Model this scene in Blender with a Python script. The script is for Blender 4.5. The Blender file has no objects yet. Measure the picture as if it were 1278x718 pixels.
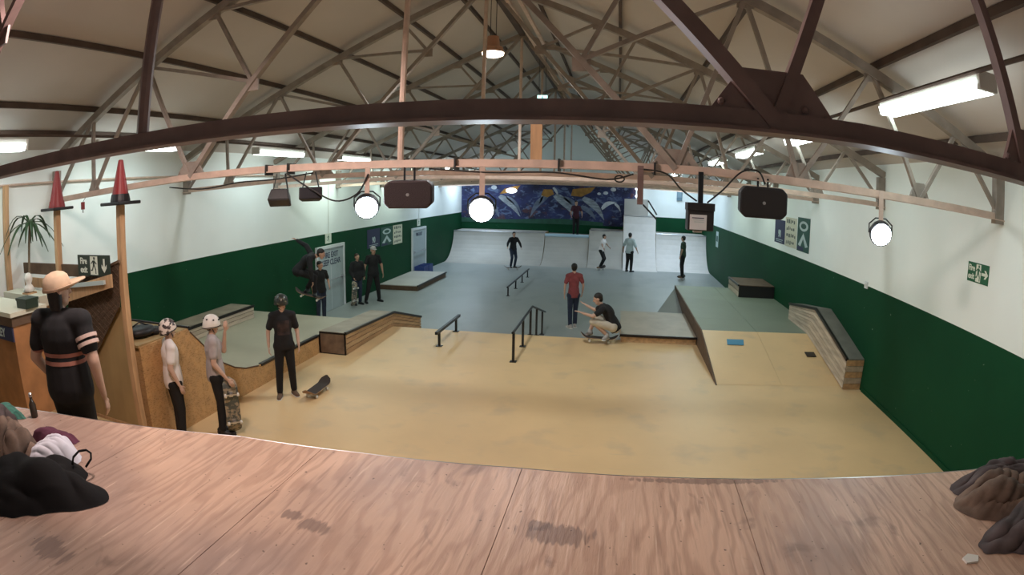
import bpy, bmesh, math, random
from mathutils import Matrix, Vector, Euler, noise
random.seed(7)
PI = math.pi
V = Vector
scn = bpy.context.scene
COL = scn.collection

# ------------------------------------------------------------------ camera
cam_d = bpy.data.cameras.new('camera')
cam = bpy.data.objects.new('camera', cam_d)
COL.objects.link(cam)
scn.camera = cam
FK, FK3 = 0.8598, 0.0657             # wide phone lens: theta = FK*r*(1+FK3*r^2), r = 1 at half the picture width
cam_d.type = 'PANO'
cam_d.sensor_fit = 'HORIZONTAL'
cam_d.sensor_width = 36.0
cam_d.sensor_height = 36.0 * 718 / 1278
cam_d.panorama_type = 'FISHEYE_LENS_POLYNOMIAL'
cam_d.fisheye_fov = math.radians(170)
cam_d.fisheye_polynomial_k0 = 0.0
cam_d.fisheye_polynomial_k1 = -FK / 18.0
cam_d.fisheye_polynomial_k2 = 0.0
cam_d.fisheye_polynomial_k3 = -FK * FK3 / 18.0 ** 3
cam_d.fisheye_polynomial_k4 = 0.0
cam_d.clip_start = 0.05
YAW, PITCH, ROLL = 0.1737, 0.1666, 0.0175
HC = 3.15
Rm = (Matrix.Rotation(YAW, 4, 'Z') @ Matrix.Rotation(-PITCH, 4, 'X') @ Matrix.Rotation(PI / 2, 4, 'X') @ Matrix.Rotation(ROLL, 4, 'Z'))
cam.matrix_world = Matrix.Translation((0, 0, HC)) @ Rm

# ------------------------------------------------------------------ world, exposure
w = bpy.data.worlds.new('world')
scn.world = w
w.use_nodes = True
w.node_tree.nodes['Background'].inputs[0].default_value = (0.55, 0.62, 0.7, 1)
w.node_tree.nodes['Background'].inputs[1].default_value = 0.05
scn.view_settings.view_transform = 'Standard'
scn.view_settings.look = 'None'
scn.view_settings.exposure = 0.0
scn.view_settings.gamma = 1.0
scn.view_settings.use_curve_mapping = False
# lamp strengths (the lamps themselves are built further down)
WARM = (0.92, 0.96, 0.98)
C_NEAR = (1.0, 0.80, 0.74)
C_MID = (0.80, 1.0, 0.85)
C_FAR = (0.62, 0.80, 1.0)
COOL = (0.60, 0.96, 1.0)
BLUE = (0.62, 0.82, 1.0)
P_BAY, P_NEAR, P_FLUOR, P_FLOOD, P_MID, P_FAR = 450.0, 520.0, 7.0, 4.0, 36.0, 70.0

# ------------------------------------------------------------------ constants of the hall
XL, XR = -8.4, 4.65
YN, YF = -3.5, 31.5
ZS = 1.82                      # top of the green paint
ZF = -0.52                     # lower floor at the far end
XM, ZM, SL, SR = -2.1, 6.85, 0.44, 0.43
LZ = 0.8                       # landing behind its left end
DZ = 1.6                       # plywood deck the photograph is taken from


def zroof(x):
    return ZM - (SL * (XM - x) if x < XM else SR * (x - XM))


# ------------------------------------------------------------------ materials
def lin(c):
    return tuple(((v / 12.92) if v <= 0.04045 else ((v + 0.055) / 1.055) ** 2.4) for v in c)


MATS = {}


def mat(name, col, rough=0.6, metal=0.0, var=0.0, scale=3.0, stretch=(1, 1, 1), bump=0.0, col2=None, emit=None, estr=0.0, spec=0.5, detail=4.0, lo=0.35, hi=0.65):
    if name in MATS:
        return MATS[name]
    m = bpy.data.materials.new(name)
    m.use_nodes = True
    nt = m.node_tree
    b = nt.nodes['Principled BSDF']
    b.inputs['Roughness'].default_value = rough
    b.inputs['Metallic'].default_value = metal
    b.inputs['Specular IOR Level'].default_value = spec
    b.inputs['Base Color'].default_value = (*col, 1)
    if emit:
        b.inputs['Emission Color'].default_value = (*emit, 1)
        b.inputs['Emission Strength'].default_value = estr
    if var > 0 or col2 is not None or bump > 0:
        tc = nt.nodes.new('ShaderNodeTexCoord')
        mp = nt.nodes.new('ShaderNodeMapping')
        mp.inputs['Scale'].default_value = stretch
        nz = nt.nodes.new('ShaderNodeTexNoise')
        nz.inputs['Scale'].default_value = scale
        nz.inputs['Detail'].default_value = detail
        nt.links.new(tc.outputs['Object'], mp.inputs[0])
        nt.links.new(mp.outputs[0], nz.inputs[0])
        if var > 0 or col2 is not None:
            rp = nt.nodes.new('ShaderNodeValToRGB')
            c2 = col2 or tuple(max(0, c * (1 - var)) for c in col)
            rp.color_ramp.elements[0].position = lo
            rp.color_ramp.elements[0].color = (*c2, 1)
            rp.color_ramp.elements[1].position = hi
            rp.color_ramp.elements[1].color = (*col, 1)
            nt.links.new(nz.outputs['Fac'], rp.inputs[0])
            nt.links.new(rp.outputs[0], b.inputs['Base Color'])
        if bump > 0:
            bp = nt.nodes.new('ShaderNodeBump')
            bp.inputs['Strength'].default_value = bump
            bp.inputs['Distance'].default_value = 0.02
            nt.links.new(nz.outputs['Fac'], bp.inputs['Height'])
            nt.links.new(bp.outputs[0], b.inputs['Normal'])
    MATS[name] = m
    return m


def add_layer(m, kind, scale, stretch, c, lo, hi, fac=1.0, loc=(0, 0, 0), detail=3.0, dist=0.0):
    """mix another colour over the base colour, masked by a noise / wave / voronoi pattern of its own shape"""
    nt = m.node_tree
    b = nt.nodes['Principled BSDF']
    tc = nt.nodes.new('ShaderNodeTexCoord')
    mp = nt.nodes.new('ShaderNodeMapping')
    mp.inputs['Scale'].default_value = stretch
    mp.inputs['Location'].default_value = loc
    nt.links.new(tc.outputs['Object'], mp.inputs[0])
    if kind == 'noise':
        t = nt.nodes.new('ShaderNodeTexNoise')
        t.inputs['Scale'].default_value = scale
        t.inputs['Detail'].default_value = detail
        t.inputs['Distortion'].default_value = dist
        out = t.outputs['Fac']
    elif kind == 'wave':
        t = nt.nodes.new('ShaderNodeTexWave')
        t.inputs['Scale'].default_value = scale
        t.inputs['Distortion'].default_value = dist
        t.inputs['Detail'].default_value = detail
        out = t.outputs['Fac']
    else:
        t = nt.nodes.new('ShaderNodeTexVoronoi')
        t.inputs['Scale'].default_value = scale
        out = t.outputs['Distance']
    nt.links.new(mp.outputs[0], t.inputs[0])
    rp = nt.nodes.new('ShaderNodeValToRGB')
    rp.color_ramp.elements[0].position = lo
    rp.color_ramp.elements[0].color = (0, 0, 0, 1)
    rp.color_ramp.elements[1].position = hi
    rp.color_ramp.elements[1].color = (fac, fac, fac, 1)
    nt.links.new(out, rp.inputs[0])
    mx = nt.nodes.new('ShaderNodeMix')
    mx.data_type = 'RGBA'
    src = b.inputs['Base Color'].links[0].from_socket if b.inputs['Base Color'].links else None
    if src:
        nt.links.new(src, mx.inputs[6])
    else:
        mx.inputs[6].default_value = b.inputs['Base Color'].default_value
    mx.inputs[7].default_value = (*c, 1)
    nt.links.new(rp.outputs[0], mx.inputs[0])
    nt.links.new(mx.outputs[2], b.inputs['Base Color'])


M_white = mat('white_wall_paint', (0.87, 0.93, 0.91), 0.7, var=0.06, scale=0.6)
M_green = mat('green_wall_paint', (0.0045, 0.060, 0.023), 0.65, spec=0.15, var=0.15, scale=0.8)
add_layer(M_green, 'noise', 9.0, (1, 1, 2.0), (0.35, 0.45, 0.35), 0.74, 0.78, 0.6)
M_roof = mat('roof_lining', (0.57, 0.52, 0.49), 0.85, var=0.10, scale=0.5)
M_purlin = mat('dark_purlin_timber', (0.10, 0.065, 0.05), 0.7, var=0.3, scale=4)
M_steel = mat('cream_steel', (0.66, 0.50, 0.41), 0.55, var=0.2, scale=6, bump=0.05)  # chords and king posts, paler than the web members
M_web = mat('dull_beige_steel', (0.33, 0.28, 0.24), 0.6, var=0.25, scale=6)
M_steel_dark = mat('brown_steel', (0.21, 0.14, 0.13), 0.45, var=0.25, scale=6, bump=0.05)  # nearest truss and hanging post, darker than the other trusses
M_tan = mat('tan_skate_board_sheet', (0.78, 0.55, 0.29), 0.42, var=0.10, scale=0.7, spec=0.4)
add_layer(M_tan, 'noise', 1.6, (1, 1, 1), (0.50, 0.39, 0.26), 0.56, 0.75, 0.5, loc=(3, 1, 0))
add_layer(M_tan, 'noise', 14, (0.25, 1.4, 1), (0.54, 0.42, 0.28), 0.62, 0.75, 0.3)
M_grey = mat('grey_skate_sheet', (0.33, 0.36, 0.35), 0.38, var=0.12, scale=0.5, spec=0.45)
add_layer(M_grey, 'noise', 1.1, (1, 0.4, 1), (0.22, 0.25, 0.25), 0.55, 0.7, 0.5)
M_ramp = mat('pale_ramp_sheet', (0.52, 0.50, 0.46), 0.5, var=0.15, scale=0.9)
M_pad = mat('greenish_ramp_sheet', (0.22, 0.265, 0.20), 0.5, var=0.12, scale=0.8)
M_osb = mat('osb_board', (0.50, 0.27, 0.10), 0.75, var=0.45, scale=9, bump=0.15, detail=6)
add_layer(M_osb, 'voronoi', 22, (1.0, 1.0, 2.6), (0.62, 0.38, 0.17), 0.15, 0.5, 0.6)
M_ply_panel = mat('plywood_panel', (0.42, 0.29, 0.13), 0.7, var=0.25, scale=3, stretch=(1, 1, 0.3))
M_pine = mat('pine_timber', (0.58, 0.36, 0.19), 0.65, var=0.25, scale=6, stretch=(3, 3, 0.4))
M_board = mat('ledge_timber', (0.62, 0.40, 0.21), 0.65, var=0.35, scale=5, stretch=(2, 0.4, 3))
M_board_grey = mat('weathered_board', (0.56, 0.47, 0.36), 0.7, var=0.3, scale=5, stretch=(2, 0.4, 3))
M_board_pale = mat('pale_weathered_board', (0.66, 0.57, 0.45), 0.7, var=0.25, scale=5, stretch=(2, 0.4, 3))
M_board_dark = mat('darker_ledge_timber', (0.50, 0.30, 0.15), 0.65, var=0.3, scale=5, stretch=(2, 0.4, 3))
M_brown = mat('dark_brown_ply', (0.14, 0.085, 0.05), 0.7, var=0.3, scale=5)
M_ledge_top = mat('worn_ledge_top', (0.36, 0.30, 0.22), 0.5, var=0.25, scale=3)
M_coping = mat('black_steel_coping', (0.035, 0.03, 0.03), 0.35, metal=0.6, var=0.2, scale=8)
M_black_metal = mat('black_painted_metal', (0.018, 0.02, 0.024), 0.4, metal=0.3)
M_blue_coping = mat('blue_steel_coping', (0.5, 0.68, 0.8), 0.5)
M_black_plastic = mat('black_plastic', (0.012, 0.012, 0.014), 0.5)
M_speaker = mat('speaker_cabinet', (0.045, 0.028, 0.03), 0.6)
M_speaker2 = mat('black_speaker_cabinet', (0.012, 0.011, 0.013), 0.55)
M_grille = mat('speaker_grille', (0.03, 0.018, 0.02), 0.7, bump=0.4, scale=150)
M_paper = mat('white_paper', (0.62, 0.64, 0.66), 0.8)
M_navy = mat('navy_print', (0.02, 0.025, 0.075), 0.6)
M_cream = mat('cream_print', (0.62, 0.62, 0.50), 0.7)
M_sign_green = mat('sign_green', (0.01, 0.11, 0.045), 0.5)
M_sign_dark = mat('sign_dark_green', (0.012, 0.025, 0.014), 0.5)
M_sign_white = mat('sign_white', (0.72, 0.76, 0.66), 0.6)
M_print_teal = mat('teal_print', (0.015, 0.075, 0.055), 0.6)
M_print_pale = mat('pale_print', (0.45, 0.55, 0.55), 0.6)
M_door = mat('pale_blue_door', (0.42, 0.50, 0.52), 0.5, var=0.08, scale=3)
M_frame = mat('white_door_frame', (0.72, 0.76, 0.78), 0.5)
M_chrome = mat('steel', (0.6, 0.6, 0.62), 0.3, metal=1.0)
M_net = mat('brown_netting', (0.12, 0.075, 0.045), 0.9, var=0.5, scale=60, bump=0.5)
M_cone = mat('orange_red_cone', (0.24, 0.022, 0.024), 0.5)
M_leaf = mat('palm_leaf', (0.03, 0.075, 0.025), 0.5, var=0.3, scale=5)
M_trunk = mat('palm_trunk', (0.2, 0.15, 0.1), 0.8)
M_cable = mat('black_cable', (0.015, 0.015, 0.015), 0.6)
M_blue_crate = mat('blue_crate_plastic', (0.02, 0.05, 0.22), 0.5)
M_blue_tape = mat('blue_mat', (0.05, 0.25, 0.42), 0.6)
M_teal_mat = mat('teal_cloth', (0.06, 0.22, 0.17), 0.8, var=0.5, scale=14, stretch=(1, 5, 1))
M_grip = mat('grip_tape', (0.05, 0.04, 0.035), 0.95, bump=0.2, scale=200)
M_deckwood = mat('maple_deck', (0.33, 0.2, 0.12), 0.5)
M_deckart = mat('printed_deck', (0.34, 0.28, 0.2), 0.5, col2=(0.08, 0.09, 0.08), scale=18, lo=0.45, hi=0.55)
M_wheel = mat('white_wheel', (0.75, 0.72, 0.66), 0.4)

# plywood of the foreground deck: grain runs away from the camera, dark worn stains
M_deck = mat('worn_plywood', (0.66, 0.44, 0.32), 0.5, var=0.16, scale=2.2, stretch=(1.6, 0.5, 1), spec=0.35)
add_layer(M_deck, 'wave', 3.4, (1.0, 0.22, 1), (0.44, 0.27, 0.19), 0.45, 0.95, 0.6, dist=22.0, detail=3.0)
add_layer(M_deck, 'noise', 34, (1.0, 0.07, 1), (0.34, 0.21, 0.15), 0.57, 0.72, 0.65)
add_layer(M_deck, 'noise', 0.55, (1, 1, 1), (0.24, 0.17, 0.15), 0.48, 0.64, 0.6, loc=(2.6, 1.3, 0), detail=5, dist=0.5)  # broad dirt, offset so it also paints in the light's fall-off to the right
add_layer(M_deck, 'noise', 3.1, (1.2, 0.8, 1), (0.22, 0.14, 0.11), 0.62, 0.72, 0.65, loc=(1.7, 0.4, 0), detail=9, dist=0.8)
add_layer(M_deck, 'noise', 30, (1, 1, 1), (0.12, 0.075, 0.055), 0.735, 0.77, 0.85, detail=1)
add_layer(M_deck, 'noise', 46, (1.0, 0.05, 1), (0.80, 0.60, 0.46), 0.62, 0.75, 0.5, loc=(5, 2, 0))


def add_stains(m, spots, c):
    """dark soaked-in stains with a ragged outline that follows the grain"""
    nt = m.node_tree
    b = nt.nodes['Principled BSDF']
    tc = nt.nodes.new('ShaderNodeTexCoord')
    mp = nt.nodes.new('ShaderNodeMapping'); mp.inputs['Scale'].default_value = (34, 4.5, 1)
    nz = nt.nodes.new('ShaderNodeTexNoise'); nz.inputs['Scale'].default_value = 1.0; nz.inputs['Detail'].default_value = 3
    nz.inputs['Distortion'].default_value = 0.4
    nt.links.new(tc.outputs['Object'], mp.inputs[0]); nt.links.new(mp.outputs[0], nz.inputs[0])
    for x, y, rx, ry in spots:
        m2 = nt.nodes.new('ShaderNodeMapping')
        m2.inputs['Location'].default_value = (-x / rx, -y / ry, -DZ)
        m2.inputs['Scale'].default_value = (1 / rx, 1 / ry, 1)
        ln = nt.nodes.new('ShaderNodeVectorMath'); ln.operation = 'LENGTH'
        nt.links.new(tc.outputs['Object'], m2.inputs[0]); nt.links.new(m2.outputs[0], ln.inputs[0])
        ad = nt.nodes.new('ShaderNodeMath'); ad.operation = 'MULTIPLY_ADD'; ad.inputs[1].default_value = 1.9; ad.inputs[2].default_value = -0.95
        nt.links.new(nz.outputs['Fac'], ad.inputs[0])
        sm = nt.nodes.new('ShaderNodeMath'); sm.operation = 'ADD'
        nt.links.new(ln.outputs['Value'], sm.inputs[0]); nt.links.new(ad.outputs[0], sm.inputs[1])
        mr = nt.nodes.new('ShaderNodeMapRange'); mr.inputs[1].default_value = 0.75; mr.inputs[2].default_value = 1.0; mr.inputs[3].default_value = 0.62; mr.inputs[4].default_value = 0.0
        nt.links.new(sm.outputs[0], mr.inputs[0])
        mx = nt.nodes.new('ShaderNodeMix'); mx.data_type = 'RGBA'
        nt.links.new(b.inputs['Base Color'].links[0].from_socket, mx.inputs[6])
        mx.inputs[7].default_value = (*c, 1)
        nt.links.new(mr.outputs[0], mx.inputs[0]); nt.links.new(mx.outputs[2], b.inputs['Base Color'])


add_stains(M_deck, [(-0.17, 2.33, 0.19, 0.10), (-0.28, 2.40, 0.06, 0.06), (-1.30, 2.08, 0.09, 0.07), (-1.45, 2.13, 0.07, 0.05), (-2.40, 1.15, 0.16, 0.1), (0.6, 2.95, 0.5, 0.035)], (0.15, 0.095, 0.08))
nt = M_deck.node_tree
_n = nt.nodes.new('ShaderNodeTexNoise'); _n.inputs['Scale'].default_value = 30; _n.inputs['Detail'].default_value = 5
_m = nt.nodes.new('ShaderNodeMapping'); _m.inputs['Scale'].default_value = (1, 0.12, 1)
_t = nt.nodes.new('ShaderNodeTexCoord'); _b = nt.nodes.new('ShaderNodeBump')
_b.inputs['Strength'].default_value = 0.5; _b.inputs['Distance'].default_value = 0.01
nt.links.new(_t.outputs['Object'], _m.inputs[0]); nt.links.new(_m.outputs[0], _n.inputs[0])
nt.links.new(_n.outputs['Fac'], _b.inputs['Height']); nt.links.new(_b.outputs[0], nt.nodes['Principled BSDF'].inputs['Normal'])


# ------------------------------------------------------------------ mesh builder
class MB:
    def __init__(s):
        s.v = []; s.f = []; s.mi = []

    def add(s, vs, fs, mi=0):
        o = len(s.v)
        s.v += [tuple(v) for v in vs]
        s.f += [tuple(i + o for i in f) for f in fs]
        s.mi += [mi] * len(fs)
        return s

    def box(s, a, b, mi=0):
        x0, y0, z0 = a; x1, y1, z1 = b
        return s.add([(x0, y0, z0), (x1, y0, z0), (x1, y1, z0), (x0, y1, z0), (x0, y0, z1), (x1, y0, z1), (x1, y1, z1), (x0, y1, z1)],
                     [(0, 3, 2, 1), (4, 5, 6, 7), (0, 1, 5, 4), (1, 2, 6, 5), (2, 3, 7, 6), (3, 0, 4, 7)], mi)

    def bar(s, p, q, w, h, up=(0, 0, 1), mi=0):
        p = V(p); q = V(q); d = (q - p).normalized()
        u = V(up)
        if abs(d.dot(u)) > 0.98:
            u = V((0, 1, 0))
        r = d.cross(u).normalized(); u = r.cross(d)
        vs = []
        for c in (p, q):
            for sx, sz in ((-1, -1), (1, -1), (1, 1), (-1, 1)):
                vs.append(c + r * (w / 2 * sx) + u * (h / 2 * sz))
        return s.add(vs, [(0, 1, 2, 3), (7, 6, 5, 4), (0, 4, 5, 1), (1, 5, 6, 2), (2, 6, 7, 3), (3, 7, 4, 0)], mi)

    def tube(s, pts, r, n=8, mi=0, caps=True):
        pts = [V(p) for p in pts]
        rs = r if isinstance(r, (list, tuple)) else [r] * len(pts)
        vs = []; fs = []
        prev = None
        for i, p in enumerate(pts):
            d = (pts[min(i + 1, len(pts) - 1)] - pts[max(i - 1, 0)]).normalized()
            if prev is None:
                u = V((0, 0, 1)) if abs(d.z) < 0.9 else V((1, 0, 0))
            else:
                u = prev
            a = d.cross(u).normalized(); u = a.cross(d).normalized(); prev = u
            for k in range(n):
                t = 2 * PI * k / n
                vs.append(p + (a * math.cos(t) + u * math.sin(t)) * rs[i])
        for i in range(len(pts) - 1):
            for k in range(n):
                k2 = (k + 1) % n
                fs.append((i * n + k, i * n + k2, (i + 1) * n + k2, (i + 1) * n + k))
        if caps:
            fs.append(tuple(range(n - 1, -1, -1)))
            fs.append(tuple(range((len(pts) - 1) * n, len(pts) * n)))
        return s.add(vs, fs, mi)

    def lathe(s, prof, c=(0, 0, 0), n=20, mi=0):
        vs = []; fs = []
        for r, z in prof:
            for k in range(n):
                t = 2 * PI * k / n
                vs.append((c[0] + r * math.cos(t), c[1] + r * math.sin(t), c[2] + z))
        for i in range(len(prof) - 1):
            for k in range(n):
                k2 = (k + 1) % n
                fs.append((i * n + k, i * n + k2, (i + 1) * n + k2, (i + 1) * n + k))
        fs.append(tuple(range(n - 1, -1, -1)))
        fs.append(tuple(range((len(prof) - 1) * n, len(prof) * n)))
        return s.add(vs, fs, mi)

    def prism(s, poly, vec, mi=0):
        """closed polygon (3-D points, planar) pushed along vec"""
        n = len(poly)
        vec = V(vec)
        vs = [V(p) for p in poly] + [V(p) + vec for p in poly]
        fs = [tuple(range(n)), tuple(range(2 * n - 1, n - 1, -1))]
        for i in range(n):
            j = (i + 1) % n
            fs.append((i, i + n, j + n, j))
        return s.add(vs, fs, mi)

    def ball(s, c, r, sc=(1, 1, 1), n=12, m=8, rot=None, mi=0):
        vs = []; fs = []
        c = V(c)
        for i in range(m + 1):
            a = PI * i / m
            for k in range(n):
                t = 2 * PI * k / n
                p = V((r * sc[0] * math.sin(a) * math.cos(t), r * sc[1] * math.sin(a) * math.sin(t), r * sc[2] * math.cos(a)))
                if rot is not None:
                    p = rot @ p
                vs.append(c + p)
        for i in range(m):
            for k in range(n):
                k2 = (k + 1) % n
                fs.append((i * n + k, (i + 1) * n + k, (i + 1) * n + k2, i * n + k2))
        return s.add(vs, fs, mi)

    def cone(s, p, q, r1, r2, fl=None, n=14):
        """round cone (tapered capsule); fl = (direction, factor) flattens it"""
        p = V(p); q = V(q); d = q - p; L = d.length
        if L < 1e-5:
            d = V((0, 0, 1)); L = 1e-5
        d = d.normalized()
        u = V((0, 0, 1)) if abs(d.z) < 0.9 else V((0, 1, 0))
        a = d.cross(u).normalized(); u = a.cross(d)
        rings = []
        for i in range(5):
            t = PI / 2 * (1 - i / 4)
            rings.append((-r1 * math.sin(t), max(r1 * math.cos(t), 1e-4)))
        for i in range(5):
            t = PI / 2 * i / 4
            rings.append((L + r2 * math.sin(t), max(r2 * math.cos(t), 1e-4)))
        vs = []; fs = []
        for z, r in rings:
            for k in range(n):
                t = 2 * PI * k / n
                off = (a * math.cos(t) + u * math.sin(t)) * r
                if fl:
                    g = V(fl[0]).normalized()
                    off -= g * off.dot(g) * (1 - fl[1])
                vs.append(p + d * z + off)
        for i in range(len(rings) - 1):
            for k in range(n):
                k2 = (k + 1) % n
                fs.append((i * n + k, i * n + k2, (i + 1) * n + k2, (i + 1) * n + k))
        fs.append(tuple(range(n - 1, -1, -1)))
        fs.append(tuple(range((len(rings) - 1) * n, len(rings) * n)))
        return s.add(vs, fs)

    def mesh(s, name, mats, smooth=False, fix=True):
        me = bpy.data.meshes.new(name)
        me.from_pydata(s.v, [], s.f)
        for m in (mats if isinstance(mats, (list, tuple)) else [mats]):
            me.materials.append(m)
        me.polygons.foreach_set('material_index', s.mi)
        if fix:
            bm = bmesh.new(); bm.from_mesh(me)
            bmesh.ops.recalc_face_normals(bm, faces=bm.faces)
            bm.to_mesh(me); bm.free()
        if smooth:
            me.polygons.foreach_set('use_smooth', [True] * len(me.polygons))
        me.update()
        return me

    def build(s, name, mats, parent=None, smooth=False):
        return link(name, s.mesh(name, mats, smooth), parent)


def link(name, me, parent=None):
    o = bpy.data.objects.new(name, me)
    COL.objects.link(o)
    if parent:
        o.parent = parent
    return o


def bevel(o, w=0.01, seg=2):
    m = o.modifiers.new('bevel', 'BEVEL'); m.width = w; m.segments = seg; m.limit_method = 'ANGLE'
    return o


def tag(o, label, cat, group=None):
    o['label'] = label; o['category'] = cat
    if group:
        o['group'] = group
    return o


def thing(name, label, cat, loc=(0, 0, 0), rz=0.0, group=None):
    o = bpy.data.objects.new(name, None)
    o.empty_display_size = 0.2
    COL.objects.link(o)
    o.location = loc; o.rotation_euler = (0, 0, rz)
    return tag(o, label, cat, group)


def struct(name, mb, mats, parent=None, smooth=False):
    o = mb.build(name, mats, parent, smooth)
    o['kind'] = 'structure'
    return o


def copy_tree(o, parent=None):
    c = o.copy(); COL.objects.link(c)
    c.parent = parent
    for ch in list(o.children):
        copy_tree(ch, c)
    return c


def text_mesh(body, size, name='lettering', bold=0.0, align='CENTER'):
    cu = bpy.data.curves.new('t', 'FONT')
    cu.body = body; cu.size = size; cu.align_x = align; cu.align_y = 'CENTER'; cu.extrude = 0.0015; cu.offset = bold
    cu.resolution_u = 3
    o = bpy.data.objects.new('t', cu); COL.objects.link(o)
    dg = bpy.context.evaluated_depsgraph_get()
    me = bpy.data.meshes.new_from_object(o.evaluated_get(dg))
    bpy.data.objects.remove(o); bpy.data.curves.remove(cu)
    me.name = name
    return me


def put(me, name, m, parent, loc, rot):
    me.materials.clear(); me.materials.append(m)
    o = link(name, me, parent)
    o.location = loc; o.rotation_euler = rot
    return o


# flat print is laid out in a local frame: x to the right, y up, z out of the surface
ROT_R = (PI / 2, 0, -PI / 2)      # on the right wall, reads from inside the hall
ROT_L = (PI / 2, 0, PI / 2)       # on the left wall
ROT_F = (PI / 2, 0, 0)            # facing the camera (towards -Y)


def flat_thing(name, label, cat, loc, rot, group=None):
    o = thing(name, label, cat, loc, 0, group)
    o.rotation_euler = rot
    return o


def plate(name, x0, y0, x1, y1, z0, z1, m, parent):
    return MB().box((x0, y0, z0), (x1, y1, z1)).build(name, m, parent)


def shape(name, polys, z0, z1, m, parent):
    b = MB()
    for p in polys:
        b.prism([(x, y, z0) for x, y in p], (0, 0, z1 - z0))
    return b.build(name, m, parent)


# ================================================================== THE SETTING
def wall_y(name, x0, x1):
    b = MB()
    b.box((x0, YN, -0.8), (x1, YF, ZS), 1)
    b.box((x0, YN, ZS), (x1, YF, 4.4), 0)
    return struct(name, b, [M_white, M_green])


wall_y('wall_left', XL - 0.15, XL)
wall_y('wall_right', XR, XR + 0.15)
b = MB()
b.box((XL, YF, -0.8), (XR, YF + 0.15, 1.9), 1)
b.prism([(XL, YF, 1.9), (XR, YF, 1.9), (XR, YF, 4.2), (XM, YF, ZM), (XL, YF, 4.2)], (0, 0.15, 0), 0)
struct('wall_far', b, [M_white, M_green])
b = MB()
b.prism([(XL, YN, -0.8), (XR, YN, -0.8), (XR, YN, 4.2), (XM, YN, ZM), (XL, YN, 4.2)], (0, -0.15, 0))
struct('wall_near', b, [M_white])

# floors: upper tan level, bank down, grey lower level
struct('floor', MB().box((XL, YN, -0.6), (XR, 12.42, 0.0)), M_tan)
struct('floor_bank', MB().prism([(XL, 12.42, 0), (XL, 14.45, ZF), (XL, 14.45, ZF - 0.1), (XL, 12.42, ZF - 0.1)], (XR - XL, 0, 0)), M_tan)
struct('floor_lower', MB().box((XL, 14.45, ZF - 0.1), (XR, YF, ZF)), M_grey)

# roof lining with its purlins
b = MB()
b.prism([(XL - 0.15, YN, zroof(XL - 0.15)), (XM, YN, ZM), (XR + 0.15, YN, zroof(XR + 0.15)), (XR + 0.15, YN, zroof(XR + 0.15) + 0.12), (XM, YN, ZM + 0.12), (XL - 0.15, YN, zroof(XL - 0.15) + 0.12)], (0, YF - YN, 0))
ceiling = struct('ceiling', b, M_roof)
for i, x in enumerate((-7.88, -7.24, -5.98, -4.77, -3.56, -2.66, -1.34, 0.05, 1.43, 2.81, 4.21)):
    z = zroof(x) - 0.05
    MB().box((x - 0.025, YN, z - 0.03), (x + 0.025, YF, z + 0.05)).build('purlin', M_purlin, ceiling)
MB().box((XM - 0.06, YN, ZM - 0.22), (XM + 0.06, YF, ZM - 0.06)).build('ridge_beam', M_purlin, ceiling)
# pipe rail slung under the right-hand purlins, it carries the tube lights
for x, z in ((2.8, 4.30), (-7.35, 4.16)):
    MB().tube([(x, YN, z), (x, YF, z)], 0.022, 6).build('lighting_rail', M_purlin, ceiling)
for x in (-1.75, -1.55):
    MB().box((x - 0.03, YN, 6.25), (x + 0.03, YF, 6.31)).build('cable_tray', M_steel, ceiling)

# doors in the left wall
def door(n, y0, y1, z0, z1, lines):
    root = thing('door_%d' % n, 'x', 'x', (XL, (y0 + y1) / 2, z0))
    del root['label']; del root['category']
    root['kind'] = 'structure'
    hw = (y1 - y0) / 2; h = z1 - z0; t = 0.09
    b = MB().box((0, -hw, 0), (0.06, -hw + t, h)).box((0, hw - t, 0), (0.06, hw, h)).box((0, -hw + t, h - t), (0.06, hw - t, h))
    b.build('door_frame', M_frame, root)
    MB().box((0, -hw + t, 0.01), (0.035, hw - t, h - t)).build('door_leaf', M_door, root)
    if n == 1:
        MB().box((0.002, -0.008, 0.01), (0.037, 0.008, h - t)).build('meeting_strip', M_frame, root)
    pb = MB().tube([(0.09, -hw + 0.2, 0.95), (0.09, hw - 0.2, 0.95)], 0.018, 8)
    pb.box((0.03, -hw + 0.17, 0.9), (0.1, -hw + 0.23, 1.0)).box((0.03, hw - 0.23, 0.9), (0.1, hw - 0.17, 1.0))
    pb.build('push_bar', M_chrome, root)
    for k, tx in enumerate(lines):
        put(text_mesh(tx, 0.24 if n == 1 else 0.2, bold=0.004), 'lettering', M_navy, root, (0.038, 0, h - 0.3 - 0.22 * k), (PI / 2, 0, PI / 2))
    return root


door(1, 15.0, 16.88, ZF, 1.47, ['FIRE EXIT', 'KEEP CLEAR'])
door(2, 23.35, 25.2, ZF, 1.45, ['FIRE EXIT'])

# skirting along the foot of the right wall
struct('baseboard_right', MB().box((XR - 0.02, 3.0, 0.0), (XR, 9.3, 0.07)), M_green)
# pipe conduits running along the top of the left and far walls
struct('trim_1', MB().tube([(XL + 0.05, YN, 3.55), (XL + 0.05, YF, 3.55)], 0.02, 6), M_steel)
struct('trim_2', MB().box((XL, YF - 0.1, 3.42), (XR, YF - 0.02, 3.5)), M_steel)

# ================================================================== ROOF TRUSSES
CH = [(-8.4, 3.25), (-7.5, 3.28), (-5.0, 3.38), (-3.9, 3.40), (0.9, 3.39), (2.6, 3.33), (4.65, 3.26)]


def zch(x):
    for (a, za), (c, zc) in zip(CH, CH[1:]):
        if a <= x <= c:
            return za + (zc - za) * (x - a) / (c - a)
    return 3.3


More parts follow.
